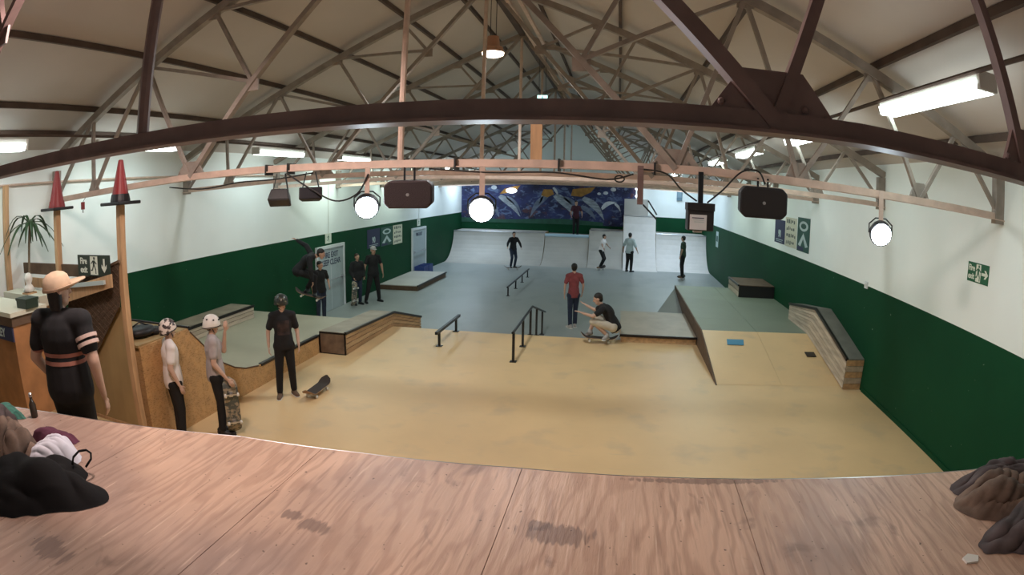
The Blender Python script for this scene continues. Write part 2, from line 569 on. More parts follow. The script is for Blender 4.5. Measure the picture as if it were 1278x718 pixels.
def make_truss(label, M_steel, M_web):
    t = thing('roof_truss', label, 'truss', (0, 0, 0), 0, 'roof trusses')

    def rz(x):
        return zroof(x) - 0.19
    for s in (0, 1):
        pass
    b = MB()
    for (a, za), (c, zc) in zip(CH, CH[1:]):
        b.bar((a, 0, za), (c, 0, zc), 0.07, 0.075)
        b.bar((a, 0, za - 0.035), (c, 0, zc - 0.035), 0.14, 0.012)
    b.build('lower_chord', M_steel, t)
    MB().bar((XL, 0, rz(XL)), (XM, 0, rz(XM)), 0.10, 0.11).build('rafter', M_web, t)
    MB().bar((XR, 0, rz(XR)), (XM, 0, rz(XM)), 0.10, 0.11).build('rafter', M_web, t)
    MB().tube([(-2.14, 0, zch(-2.14)), (-2.12, 0, rz(XM))], 0.034, 8).build('king_post', M_steel, t)
    L1, L2, R1, R2 = -5.0, -7.15, 0.55, 3.3
    n1, n2 = V((-4.05, 0, 4.45)), V((-3.1, 0, 5.48))
    m1, m2 = V((-0.35, 0, 4.42)), V((-1.22, 0, 5.45))

    def low(x):
        return V((x, 0, zch(x)))

    def up(x):
        return V((x, 0, rz(x)))
    for p, q in ((low(L1), n1), (n1, n2), (n2, up(XM)), (low(R1), m1), (m1, m2), (m2, up(XM))):
        MB().bar(p, q, 0.06, 0.085, up=(0, 1, 0)).build('main_tie', M_web, t)
    for p, q in ((up(-5.98), n1), (up(-4.77), n1), (up(-4.77), n2), (up(-3.56), n2), (up(-5.98), low(L1)), (up(-5.98), low(L2)), (up(-7.24), low(L2)), (up(-7.24), low(-8.3)),
                 (up(1.3), m1), (up(1.3), m2), (up(-0.3), m2), (up(1.3), low(R1)), (up(1.3), low(1.8)), (up(2.7), low(1.8)), (up(2.7), low(R2)), (up(3.85), low(R2)), (up(3.85), low(4.6)), (up(0.3), m1)):
        MB().bar(p, q, 0.045, 0.055, up=(0, 1, 0)).build('web_strut', M_web, t)
    for x in (L1, L2, R1, 1.8, R2):
        z = zch(x)
        wdt = 0.26 if x in (L1, R1) else 0.15
        g = MB().prism([(x - wdt, -0.012, z), (x + wdt, -0.012, z), (x + wdt * 0.45, -0.012, z + 0.19), (x - wdt * 0.45, -0.012, z + 0.19)], (0, 0.024, 0)).build('gusset_plate', M_web, t)
        for k in range(6):
            bb = MB()
            bx = x - wdt * 0.75 + k * wdt * 0.3
            bb.lathe([(0.014, 0), (0.014, 0.01), (0.008, 0.016)], (0, 0, 0), 8)
            n = 24
            for i in range(len(bb.v) - n, len(bb.v)):
                vx, vy, vz = bb.v[i]
                bb.v[i] = (bx + vx, -0.012 - vz, z + (0.03 if k % 2 else 0.06) + vy)
            bb.build('bolt', M_web, g)
    for p in (up(-5.98), up(-4.77), up(-3.56), up(1.3), up(2.7), up(-0.3), n1, n2, m1, m2):
        MB().box((p.x - 0.09, -0.012, p.z - 0.11), (p.x + 0.09, 0.012, p.z + 0.03)).build('gusset_plate', M_web, t)
    MB().box((4.5, -0.05, 3.18), (4.65, 0.05, 3.72)).build('wall_bracket', M_web, t)
    MB().box((-8.4, -0.05, 3.18), (-8.25, 0.05, 3.72)).build('wall_bracket', M_web, t)
    return t


TY = [2.0, 5.6, 9.2, 12.8, 16.4, 20.0, 23.6, 27.2]
TLAB = ['dark steel roof truss nearest the camera, crossing the whole picture above the plywood deck',
        'second roof truss from the camera, its cream beam hung with speakers and floodlights',
        'third roof truss from the camera, just behind the beam that carries the speakers',
        'fourth roof truss from the camera, beyond the hanging orange ridge lamp',
        'fifth roof truss from the camera', 'sixth roof truss from the camera, above the grey floor',
        'seventh roof truss from the camera', 'farthest roof truss, the one closest to the mural wall']
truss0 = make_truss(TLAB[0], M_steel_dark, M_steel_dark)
truss1 = make_truss(TLAB[1], M_steel, M_web)
for i, y in enumerate(TY):
    t = (truss0, truss1)[i] if i < 2 else copy_tree(truss1)
    t.location = (0, y, 0.03 if i == 0 else 0)
    t['label'] = TLAB[i]

# ================================================================== LAMPS
def point(name, loc, power, col, r, parent, spot=None, rot=None):
    l = bpy.data.lights.new(name, 'SPOT' if spot else 'POINT')
    l.energy = power; l.color = col; l.shadow_soft_size = r
    if spot:
        l.spot_size = spot; l.spot_blend = 0.25
    o = bpy.data.objects.new(name, l); COL.objects.link(o); o.parent = parent; o.location = loc
    if rot:
        o.rotation_euler = rot
    return o


M_tube = mat('lit_tube', (0.9, 0.95, 0.95), 0.4, emit=(0.88, 1.0, 0.97), estr=9.0)
M_warm_glass = mat('lit_warm_glass', (0.9, 0.8, 0.6), 0.4, emit=(1.0, 0.82, 0.6), estr=12.0)
M_led = mat('lit_led_face', (0.9, 0.95, 1.0), 0.4, emit=(0.75, 0.9, 1.0), estr=60.0)
M_fix = mat('white_fitting', (0.62, 0.62, 0.58), 0.5)


def make_fluor():
    t = thing('tube_light', 'x', 'tube light', (0, 0, 0), 0, 'tube lights under the roof')
    MB().box((-0.09, -1.0, 0), (0.09, 1.0, 0.07)).build('housing', M_fix, t)
    d = MB().prism([(-0.12, -0.97, 0.0), (-0.09, -0.97, -0.085), (0.09, -0.97, -0.085), (0.12, -0.97, 0.0)], (0, 1.94, 0)).build('diffuser', M_tube, t)
    MB().box((-0.1, -1.02, -0.08), (0.1, -0.97, 0.07)).build('end_cap', M_fix, t)
    MB().box((-0.1, 0.97, -0.08), (0.1, 1.02, 0.07)).build('end_cap', M_fix, t)
    l = bpy.data.lights.new('tube_glow', 'AREA'); l.shape = 'RECTANGLE'; l.size = 0.16; l.size_y = 1.9; l.energy = P_FLUOR; l.color = COOL
    o = bpy.data.objects.new('tube_glow', l); COL.objects.link(o); o.parent = t; o.location = (0, 0, -0.095)
    return t


fl0 = make_fluor()
far_glow = [c for c in fl0.children if c.type == 'LIGHT'][0].data.copy()
far_glow.energy = P_FAR; far_glow.color = C_FAR
mid_glow = far_glow.copy(); mid_glow.energy = P_MID; mid_glow.color = C_MID
FL = [(2.9, 4.65, 4.24, 'large lit tube light on the right roof slope, nearest to the camera'),
      (2.9, 8.5, 4.18, 'lit tube light on the right slope, second from the camera, behind the gusset plate'),
      (2.9, 12.7, 4.18, 'lit tube light on the right slope, third from the camera'),
      (2.9, 16.9, 4.18, 'lit tube light on the right slope, fourth from the camera'),
      (2.9, 21.5, 4.18, 'lit tube light on the right slope, fifth from the camera'),
      (2.9, 26.0, 4.18, 'lit tube light on the right slope, sixth from the camera'),
      (2.9, 29.6, 4.18, 'added tube light on the right slope, closest to the far wall'),  # this one and the next are added to brighten the far wall
      (-7.4, 29.6, 4.04, 'added tube light on the left slope, closest to the far wall'),
      (-7.4, 3.3, 4.04, 'lit tube light on the left slope at the left edge of the picture'),
      (-7.4, 6.8, 4.04, 'lit tube light on the left slope behind the dark king post'),
      (-7.4, 11.5, 4.04, 'lit tube light on the left slope, third from the camera'),
      (-7.4, 15.6, 4.04, 'lit tube light on the left slope, fourth from the camera'),
      (-7.4, 20.5, 4.04, 'lit tube light on the left slope, fifth from the camera'),
      (-7.4, 25.5, 4.04, 'lit tube light on the left slope, sixth from the camera')]
for i, (x, y, z, lb) in enumerate(FL):
    t = fl0 if i == 0 else copy_tree(fl0)
    t.location = (x, y, z); t['label'] = lb
    for ch in t.children:
        if ch.type == 'LIGHT' and y > 15:
            ch.data = far_glow if y > 24 else mid_glow


def make_bay(loc, label, pw=P_BAY, cone=math.radians(168), colr=WARM):
    t = thing('ridge_lamp', label, 'lamp', loc, 0, 'lamps hanging from the ridge')
    MB().lathe([(0.10, 0.30), (0.12, 0.12), (0.17, 0.10), (0.19, 0.0)], (0, 0, 0), 20).build('housing', mat('orange_lamp_housing', (0.5, 0.26, 0.16), 0.5), t)
    MB().lathe([(0.19, 0.0), (0.18, -0.04), (0.1, -0.075), (0.01, -0.085)], (0, 0, 0), 20).build('glass', M_warm_glass, t, True)
    for dx in (-0.05, 0.05):
        MB().tube([(dx, 0, 0.3), (dx, 0, ZM - 0.2 - loc[2])], 0.006, 6).build('hanging_wire', M_cable, t)
    point('bay_glow', (0, 0, -0.2), pw, colr, 0.30, t, spot=cone)
    return t


make_bay((-2.1, 9.7, 5.5), 'round warm lamp hanging on two wires from the ridge')
make_bay((-3.1, 2.8, 5.3), 'round warm lamp hanging from the ridge between the two nearest trusses', P_NEAR, math.radians(168), C_NEAR)

def make_flood(loc, label, rz, tilt, pw):
    """LED floodlight hanging on a bracket from the second truss; loc is the lamp head centre"""
    t = thing('floodlight', label, 'floodlight', loc, rz, 'floodlights on the speaker beam')
    R = Matrix.Rotation(tilt, 4, 'X')
    def tr(mb):
        mb.v = [tuple(R @ V(v)) for v in mb.v]; return mb
    h = MB().lathe([(0.125, -0.03), (0.13, 0.0), (0.125, 0.05), (0.09, 0.12), (0.03, 0.14)], (0, 0, 0), 20)
    h.v = [(x, z, y) for x, y, z in h.v]          # axis along +y, face towards -y
    tr(h).build('housing', M_black_plastic if pw else M_black_plastic, t, False)
    f = MB().lathe([(0.112, -0.034), (0.105, -0.04), (0.01, -0.045)], (0, 0, 0), 20)
    f.v = [(x, z, y) for x, y, z in f.v]
    tr(f).build('led_face', M_led, t)
    top = 3.36 - loc[2]
    MB().bar((0, 0.02, 0.1), (0, 0.06, top), 0.05, 0.012).build('bracket', M_steel, t)
    MB().tube([(-0.132, 0.02, 0), (-0.132, 0.03, 0.09), (-0.06, 0.035, 0.15), (0.06, 0.035, 0.15), (0.132, 0.03, 0.09), (0.132, 0.02, 0)], 0.008, 6).build('yoke', M_black_metal, t)
    if pw:
        o = point('flood_glow', R @ V((0, -0.10, 0)), pw, BLUE, 0.12, t, spot=math.radians(140), rot=(PI / 2 + tilt, 0, PI))
        o.rotation_euler = (R @ Matrix.Rotation(-PI / 2, 4, 'X')).to_euler()
        o.rotation_euler = Vector((0, 0, 0)) and o.rotation_euler
        d = (R @ V((0, -1, 0, 0)).to_4d()).to_3d() if False else (R.to_3x3() @ V((0, -1, 0)))
        o.rotation_euler = d.to_track_quat('-Z', 'Y').to_euler()
    return t


make_flood((-2.44, 5.45, 2.97), 'lit floodlight left of the maroon speaker', 0.35, 0.35, P_FLOOD)
make_flood((-1.26, 5.45, 2.95), 'glaring floodlight right of the maroon speaker', 0.15, 0.25, P_FLOOD)
make_flood((2.73, 5.45, 2.93), 'lit floodlight hanging at right, in front of the white wall', -0.25, 0.3, P_FLOOD)

def small_flood(loc, label, rz, tilt):
    t = thing('stage_lamp', label, 'stage lamp', loc, rz, 'unlit lamps on the speaker beam')
    R = Matrix.Rotation(tilt, 4, 'X')
    b = MB().prism([(-0.13, -0.05, -0.07), (0.13, -0.05, -0.07), (0.10, 0.08, -0.05), (-0.10, 0.08, -0.05)], (0, 0, 0.14))
    b.v = [tuple(R @ V(v)) for v in b.v]
    bevel(b.build('housing', M_black_plastic, t), 0.012)
    b = MB().box((-0.115, -0.056, -0.058), (0.115, -0.05, 0.058))
    b.v = [tuple(R @ V(v)) for v in b.v]
    b.build('lens', mat('dark_glass', (0.03, 0.03, 0.035), 0.15), t)
    top = 3.34 - loc[2]
    for sx in (-1, 1):
        MB().bar((sx * 0.10, 0.02, 0.03), (sx * 0.05, 0.04, top), 0.02, 0.008).build('yoke', M_black_metal, t)
    return t


small_flood((-3.53, 5.5, 3.06), 'small unlit wedge-shaped lamp, leftmost on the speaker beam', 0.3, 0.9)
small_flood((-3.13, 5.5, 3.10), 'small unlit box lamp beside the wedge-shaped one', 0.5, -0.35)

# ================================================================== SPEAKERS AND BOXES ON THE BEAM
def make_speaker(loc, w_, h_, d_, m, label, rz, tilt):
    t = thing('loudspeaker', label, 'loudspeaker', loc, rz)
    R = Matrix.Rotation(tilt, 4, 'X')
    hw, hh = w_ / 2, h_ / 2
    prof = [(-hw, -hh + 0.05), (-hw + 0.05, -hh), (hw - 0.05, -hh), (hw, -hh + 0.05), (hw, hh - 0.05), (hw - 0.05, hh), (-hw + 0.05, hh), (-hw, hh - 0.05)]
    b = MB().prism([(x, 0, z) for x, z in prof], (0, d_, 0)); b.v = [tuple(R @ V(v)) for v in b.v]
    bevel(b.build('cabinet', m, t), 0.015, 3)
    g = MB().prism([(x * 0.93, -0.008, z * 0.9) for x, z in prof], (0, 0.01, 0)); g.v = [tuple(R @ V(v)) for v in g.v]
    g.build('grille', M_grille if m is M_speaker else M_speaker2, t)
    l = MB().lathe([(0.016, 0), (0.016, 0.006)], (0, 0, 0), 12); l.v = [tuple(R @ V((x, -0.008 - z, y))) for x, y, z in l.v]
    l.build('badge', M_chrome, t)
    top = 3.36 - loc[2]
    for sx in (-0.05, 0.05):
        MB().bar((sx, d_ / 2, hh * 0.9), (sx, d_ / 2, top), 0.02, 0.01).build('hanging_bracket', M_black_metal, t)
    return t


make_speaker((-1.99, 5.42, 3.085), 0.48, 0.27, 0.26, M_speaker, 'maroon box loudspeaker hanging under the cream beam', 0.22, 0.05)
make_speaker((1.40, 5.42, 3.125), 0.47, 0.29, 0.26, M_speaker2, 'black loudspeaker with rounded ends hanging from the beam', -0.12, 0.05)

t = thing('hanging_cabinet', 'black box with a white notice, hanging on a pole beside the black loudspeaker', 'cabinet', (0.785, 5.5, 2.955), 0)
bevel(MB().box((-0.125, -0.09, -0.125), (0.125, 0.1, 0.125)).build('case', M_black_plastic, t), 0.008)
MB().box((-0.13, -0.1, 0.06), (0.13, 0.11, 0.13)).build('lid', M_black_plastic, t)
n = MB().box((-0.105, -0.094, -0.115), (0.055, -0.09, 0.022)).build('notice', M_paper, t)
for k in range(3):
    MB().box((-0.085 + 0.01 * k, -0.0955, -0.012 - 0.018 * k), (0.03, -0.094, -0.004 - 0.018 * k)).build('print_line', M_print_pale if k else M_navy, n)
MB().box((-0.06, -0.05, -0.145), (0.02, 0.03, -0.125)).build('socket', M_paper, t)
MB().box((-0.02, -0.02, 0.12), (0.025, 0.03, 0.42)).build('pole', M_black_metal, t)
t = thing('hanging_post', 'short dark post hanging from the cream beam in front of the mural edge', 'post', (0.215, 5.5, 3.04))
MB().box((-0.028, -0.028, 0.0), (0.028, 0.028, 0.36)).build('post_bar', M_steel_dark, t)
MB().bar((0.03, 0, -0.0), (0.16, 0, -0.13), 0.016, 0.016).build('cable_stub', M_cable, t)
t = thing('cardboard_strip', 'pale plywood strip standing upright on the cream beam', 'board', (-0.77, 5.58, 3.42))
MB().box((-0.055, -0.01, 0), (0.055, 0.01, 0.6)).build('strip', M_pine, t)

def cable(name, label, pts, r=0.009):
    # smooth the polyline
    P = [V(p) for p in pts]
    out = []
    for i in range(len(P) - 1):
        p0 = P[max(i - 1, 0)]; p1 = P[i]; p2 = P[i + 1]; p3 = P[min(i + 2, len(P) - 1)]
        for k in range(6):
            s = k / 6
            out.append(0.5 * ((2 * p1) + (-p0 + p2) * s + (2 * p0 - 5 * p1 + 4 * p2 - p3) * s * s + (-p0 + 3 * p1 - 3 * p2 + p3) * s ** 3))
    out.append(P[-1])
    o = MB().tube(out, r, 6).build(name, M_cable, None, True)
    return tag(o, label, 'cable', 'cables on the speaker beam')


cable('cable', 'black cable looping from the small box lamp to the left floodlight', [(-3.4, 5.45, 3.33), (-3.1, 5.45, 3.16), (-2.8, 5.45, 3.03), (-2.55, 5.45, 3.1), (-2.44, 5.48, 3.3)])
cable('cable', 'black cable drooping under the middle of the cream beam', [(-1.8, 5.5, 3.34), (-1.2, 5.5, 3.30), (-0.6, 5.5, 3.31), (-0.1, 5.5, 3.26), (0.15, 5.5, 3.32)])
cable('cable', 'black cable slanting down to the hanging black box from the left', [(0.2, 5.48, 3.37), (0.45, 5.48, 3.34), (0.6, 5.48, 3.2), (0.75, 5.48, 3.1)])
cable('cable', 'black cable slanting up from the hanging box to the black loudspeaker', [(0.85, 5.48, 3.09), (1.0, 5.48, 3.22), (1.18, 5.48, 3.4), (1.35, 5.48, 3.42), (1.42, 5.48, 3.3)])
cable('cable', 'thin black cable strung beneath the left part of the beam', [(-5.3, 5.5, 3.27), (-4.7, 5.5, 3.22), (-4.1, 5.5, 3.27), (-3.6, 5.5, 3.28), (-3.1, 5.5, 3.33)])
for i, (x, lb) in enumerate(((-3.75, 'black strap round the cream beam above the unlit lamps'), (-3.45, 'black strap round the beam between the unlit lamps'), (-1.55, 'black strap round the beam by the maroon speaker'),
                             (-0.55, 'black strap round the middle of the cream beam'), (0.35, 'black strap round the beam beside the hanging post'))):
    tag(MB().box((x - 0.008, 5.52, zch(x) - 0.07), (x + 0.008, 5.68, zch(x) + 0.05)).build('strap', M_cable), lb, 'strap', 'straps on the beam')
t = thing('cable_reel', 'small dark coil of cable under the beam in front of the mural', 'cable', (0.02, 5.5, 3.27))
for k in range(4):
    MB().tube([(0.045 * math.cos(a * PI / 6 + k), 0.02 * math.sin(a) + 0.01 * k, 0.03 * math.sin(a * PI / 6 + k)) for a in range(12)], 0.007, 5).build('loop', M_cable, t)

# ================================================================== RAMPS AND LEDGES OF THE UPPER LEVEL
# plywood deck in the foreground, sheet by sheet
deck = thing('plywood_deck', 'worn plywood deck in the foreground with dark stains', 'deck', (0, 0, 0))
EDGE = [(-6.5, 1.55), (-4.0, 2.38), (-2.27, 2.85), (-1.42, 2.94), (-0.5, 3.0), (0.5, 2.99), (1.2, 2.97), (2.14, 2.92), (4.64, 2.78)]


def yedge(x):
    for (a, ya), (c, yc) in zip(EDGE, EDGE[1:]):
        if a <= x <= c:
            return ya + (yc - ya) * (x - a) / (c - a)
    return 2.9


cuts = [-6.5, -5.33, -4.11, -2.89, -1.67, -0.45, 0.77, 1.99, 3.21, 4.64]
for i, (a, c) in enumerate(zip(cuts, cuts[1:])):
    xs = [a + 0.002] + [x for x, _ in EDGE if a + 0.01 < x < c - 0.01] + [c - 0.002]
    dz = 0.0
    front = [(x, yedge(x), DZ - 0.018) for x in xs]
    poly = [(a + 0.002, 0.62, DZ - 0.018), (c - 0.002, 0.62, DZ - 0.018)] + front[::-1]
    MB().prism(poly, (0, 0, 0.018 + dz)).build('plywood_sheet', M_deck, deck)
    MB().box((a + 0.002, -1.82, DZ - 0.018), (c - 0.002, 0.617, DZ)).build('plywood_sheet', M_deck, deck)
b = MB()
for (a, ya), (c, yc) in zip(EDGE, EDGE[1:]):
    zb = LZ if a < -4.0 else 0.0
    b.prism([(a, ya - 0.03, zb), (c, yc - 0.03, zb), (c, yc - 0.03, DZ - 0.02), (a, ya - 0.03, DZ - 0.02)], (0, -0.05, 0))
b.build('front_panel', M_osb, deck)
MB().box((XL + 1.9, -1.82, DZ - 0.12), (XR, -1.7, DZ - 0.018)).build('joist', M_pine, deck)
MB().tube([(x, y + 0.0, DZ - 0.012) for x, y in EDGE], 0.014, 8).build('coping', M_chrome, deck)

# lower landing at left on which the posts, the counter and the man in the hat stand
ld = thing('landing', 'low wooden landing behind the left end of the plywood deck', 'platform', (-6.2, 2.48, 0))
MB().box((-2.2, -1.5, LZ - 0.02), (2.2, 1.42, LZ)).build('top_sheet', M_ply_panel, ld)
MB().box((-2.18, 1.36, 0), (2.18, 1.4, LZ - 0.02)).build('front_panel', M_osb, ld)
MB().box((2.15, -1.5, 0), (2.18, 1.36, LZ - 0.02)).build('side_panel', M_osb, ld)

# left quarter pipe and pad with its osb side
q = thing('quarter_pipe', 'quarter pipe at left curving down into a flat pad, with an OSB side wall', 'ramp', (-5.55, 7.4, 0))
PROF = [(5.96, 1.36), (6.0, 1.30), (6.21, 1.11), (6.46, 0.87), (6.73, 0.66), (7.0, 0.52), (7.3, 0.42), (7.67, 0.36), (9.83, 0.36)]
X0, X1 = XL + 0.01, -5.5
ox, oy = -5.55, 7.4


def loc_(p):
    return (p[0] - ox, p[1] - oy, p[2])


# surface
b = MB()
pts = PROF + [(11.4, 0.36)]
for (ya, za), (yc, zc) in zip(pts, pts[1:]):
    b.prism([loc_((X0, ya, za)), loc_((X0, yc, zc)), loc_((X0, yc, zc - 0.03)), loc_((X0, ya, za - 0.03))], (X1 - X0 - 0.03, 0, 0))
b.build('riding_surface', mat('beige_green_sheet', (0.42, 0.40, 0.29), 0.5, var=0.12, scale=0.9), q)
MB().box(loc_((X0, 4.93, 1.33)), loc_((X1 - 0.03, 5.98, 1.36))).build('top_deck', M_ply_panel, q)
# side in OSB sheets
def side_sheet(y0, y1):
    pr = [(4.94, 1.34)] + PROF
    def zz(y):
        for (a, za), (c, zc) in zip(pr, pr[1:]):
            if a <= y <= c:
                return za + (zc - za) * (y - a) / (c - a)
        return pr[-1][1]
    ys = [y0] + [y for y, _ in pr if y0 < y < y1] + [y1]
    poly = [loc_((X1 - 0.03, y, zz(y) - 0.005)) for y in ys] + [loc_((X1 - 0.03, y1, 0)), loc_((X1 - 0.03, y0, 0))]
    MB().prism(poly, (0.025, 0, 0)).build('osb_sheet', M_osb, q)


side_sheet(4.94, 6.15); side_sheet(6.155, 7.6); side_sheet(7.605, 9.83)
MB().tube([loc_((X1 - 0.005, y, z)) for y, z in PROF[1:8]], 0.012, 6).build('edge_trim', M_brown, q)
MB().box(loc_((X1 - 0.06, 7.75, 0.33)), loc_((X1 + 0.012, 9.83, 0.372))).build('coping', M_coping, q)
MB().tube([loc_((X0, 5.98, 1.37)), loc_((X1, 5.98, 1.37))], 0.02, 8).build('coping', M_coping, q)
MB().box(loc_((X0, 11.38, -0.5)), loc_((X1 - 0.5, 11.4, 0.33))).build('back_panel', M_osb, q)
MB().prism([loc_((X0, 4.96, 0)), loc_((X1 - 0.03, 4.96, 0)), loc_((X1 - 0.03, 4.96, 1.33)), loc_((X0, 4.96, 1.33))], (0, 0.02, 0)).build('back_panel', M_osb, q)


def ledge(name, label, x0, x1, top, bot, nlay, faces, mtop, end_planks=0, mside=None, root_y=None):
    """long ledge: side boards in layers between two profiles (lists of (y,z))"""
    t = thing(name, label, 'ledge', ((x0 + x1) / 2, top[0][0], bot[0][1]))
    cx, cy, cz = (x0 + x1) / 2, top[0][0], bot[0][1]
    th = 0.025
    for side in faces:
        xa = x0 if side < 0 else x1 - th
        for k in range(nlay):
            f0 = k / nlay + 0.07 / nlay; f1 = (k + 1) / nlay - 0.07 / nlay
            lo = [(yb + (yt - yb) * f0, zb + (zt - zb) * f0) for (yt, zt), (yb, zb) in zip(top, bot)]
            hi = [(yb + (yt - yb) * f1, zb + (zt - zb) * f1) for (yt, zt), (yb, zb) in zip(top, bot)]
            poly = [(xa - cx, y - cy, z - cz) for y, z in lo] + [(xa - cx, y - cy, z - cz) for y, z in hi[::-1]]
            MB().prism(poly, (th, 0, 0)).build('board', (mside or M_board) if k % 2 else (M_board_pale if mside else M_board_dark), t)
    # core
    b = MB()
    poly = [(x0 + th - cx, y - cy + (0.03 if i == 0 else -0.03 if i == len(bot) - 1 else 0), z - cz + 0.0) for i, (y, z) in enumerate(bot)]
    poly += [(x0 + th - cx, y - cy + (0.03 if i == 0 else -0.03 if i == len(top) - 1 else 0), z - cz - 0.02) for i, (y, z) in list(enumerate(top))[::-1]]
    b.prism(poly, (x1 - x0 - 2 * th, 0, 0)).build('core', M_brown, t)
    for (ya, za), (yc, zc) in zip(top, top[1:]):
        MB().prism([(x0 - cx, ya - cy, za - cz), (x0 - cx, yc - cy, zc - cz), (x0 - cx, yc - cy, zc - cz + 0.02), (x0 - cx, ya - cy, za - cz + 0.02)], (x1 - x0, 0, 0)).build('top_sheet', mtop, t)
        for side in faces:
            xe = x0 - 0.004 if side < 0 else x1 + 0.004
            MB().bar((xe - cx, ya - cy, za - cz + 0.008), (xe - cx, yc - cy, zc - cz + 0.008), 0.05, 0.05).build('coping', M_coping, t)
    if end_planks:
        ya, za = top[0]; yb, zb = bot[0]
        for k in range(end_planks):
            z0 = zb + (za - zb) * (k / end_planks) + 0.004; z1 = zb + (za - zb) * ((k + 1) / end_planks) - 0.004
            MB().box((x0 - cx, -0.005, z0 - cz), (x1 - cx, 0.028, z1 - cz)).build('end_board', M_board_grey if k % 2 else M_board, t)
    return t


hl = ledge('hubba_ledge', 'timber ledge with black edging descending beside the left pad', -5.5, -4.93,
           [(9.87, 0.42), (12.45, 0.32), (14.4, -0.2)], [(9.87, 0.0), (12.42, 0.0), (14.42, ZF)], 4, (1,), M_ledge_top)
MB().box((-0.285, -0.012, 0.0), (0.285, 0.028, 0.42)).build('end_panel', mat('scuffed_brown_ply', (0.24, 0.16, 0.11), 0.7, var=0.4, scale=6), hl)
for a_, c_ in (((-0.285, -0.016, 0), (-0.262, 0.0, 0.42)), ((0.262, -0.016, 0), (0.285, 0.0, 0.42)), ((-0.285, -0.016, 0.4), (0.285, 0.0, 0.43)), ((-0.285, -0.016, 0), (0.285, 0.0, 0.02))):
    MB().box(a_, c_).build('end_frame', M_coping, hl)
ledge('low_ledge', 'low ledge box against the green wall on the left pad', XL + 0.01, -7.72, [(8.3, 0.62), (10.75, 0.62)], [(8.3, 0.36), (10.75, 0.36)], 3, (1,), M_ledge_top, 2, M_board_grey)

# right bank up to a raised pad along the right wall
rb = thing('bank_ramp', 'wide bank at right rising to a raised greenish pad along the right wall', 'ramp', (3.25, 9.6, 0))
def lr(p):
    return (p[0] - 3.25, p[1] - 9.6, p[2])
ZP = 0.42
for xa, xb in ((1.89, 3.11), (3.11, 4.33), (4.33, XR - 0.004)):
    MB().prism([lr((xa + 0.002, 9.6, 0.003)), lr((xa + 0.002, 11.9, ZP)), lr((xa + 0.002, 11.9, 0))], (xb - xa - 0.004, 0, 0)).build('bank_sheet', M_tan, rb)
for xa, xb in ((1.89, 3.11), (3.11, XR)):
    for ya, yb in ((11.9, 13.1), (13.1, 15.54), (15.54, 17.75)):
        MB().box(lr((xa + 0.003, ya + 0.003, ZP - 0.03)), lr((xb - 0.003, yb - 0.003, ZP))).build('pad_sheet', M_pad, rb)
MB().box(lr((1.89, 11.92, ZP - 0.06)), lr((XR - 0.01, 17.72, ZP - 0.031))).build('pad_frame', M_brown, rb)
MB().prism([lr((1.86, 9.55, 0)), lr((1.86, 11.9, ZP + 0.01)), lr((1.86, 12.3, ZP + 0.01)), lr((1.86, 12.3, 0))], (0.03, 0, 0)).build('side_panel', M_brown, rb)
MB().prism([lr((1.86, 12.3, ZF)), lr((1.86, 17.75, ZF)), lr((1.86, 17.75, ZP)), lr((1.86, 12.3, ZP))], (0.028, 0, 0)).build('side_panel', M_brown, rb)
MB().box(lr((1.9, 17.72, ZF)), lr((XR, 17.75, ZP - 0.03))).build('back_panel', M_brown, rb)
MB().prism([lr((1.75, 14.95, ZF)), lr((1.82, 17.6, ZF)), lr((0.95, 16.2, ZF))], (0, 0, 0.001)).build('kicker_base', M_grey, rb)
kk = MB()
A, B_, C_, D_ = lr((1.85, 15.0, 0.05)), lr((1.85, 17.6, 0.36)), lr((0.95, 16.0, ZF)), lr((1.85, 15.0, ZF))
E_ = lr((1.85, 17.6, ZF))
kk.add([A, B_, C_, D_, E_], [(0, 1, 2), (0, 2, 3), (1, 4, 2), (0, 3, 4, 1), (3, 2, 4)])
kk.build('side_kicker', M_grey, rb)
ledge('hubba_ledge', 'sloping stacked-board ledge against the right green wall', 4.28, XR - 0.005,
      [(9.4, 0.54), (11.45, 1.04), (13.4, 0.78)], [(9.4, 0.0), (11.9, ZP), (13.4, ZP)], 8, (-1,), mat('ledge_top_grey', (0.2, 0.2, 0.17), 0.6, var=0.2), 5, M_board_grey)
pl_ = ledge('box_ledge', 'small dark-fronted ledge box at the far end of the raised pad', 3.55, XR - 0.01, [(16.15, 0.74), (17.7, 0.74)], [(16.15, ZP), (17.7, ZP)], 2, (-1,), M_brown, 0, M_board_grey)
MB().box((-0.54, -0.01, 0), (0.54, 0.02, 0.32)).build('end_panel', M_black_plastic, pl_)
tag(MB().prism([(2.33, 11.2, 0.302), (2.68, 11.2, 0.302), (2.72, 11.45, 0.348), (2.36, 11.45, 0.348)], (0, 0, 0.008)).build('blue_patch', M_blue_tape), 'small blue rectangle stuck on the right bank', 'patch')
tag(MB().prism([(3.95, 10.75, 0.222), (4.16, 10.75, 0.222), (4.16, 10.95, 0.258), (3.95, 10.95, 0.258)], (0, 0, 0.012)).build('metal_plate', M_coping), 'dark metal plate on the right bank beside the sloping ledge', 'plate')

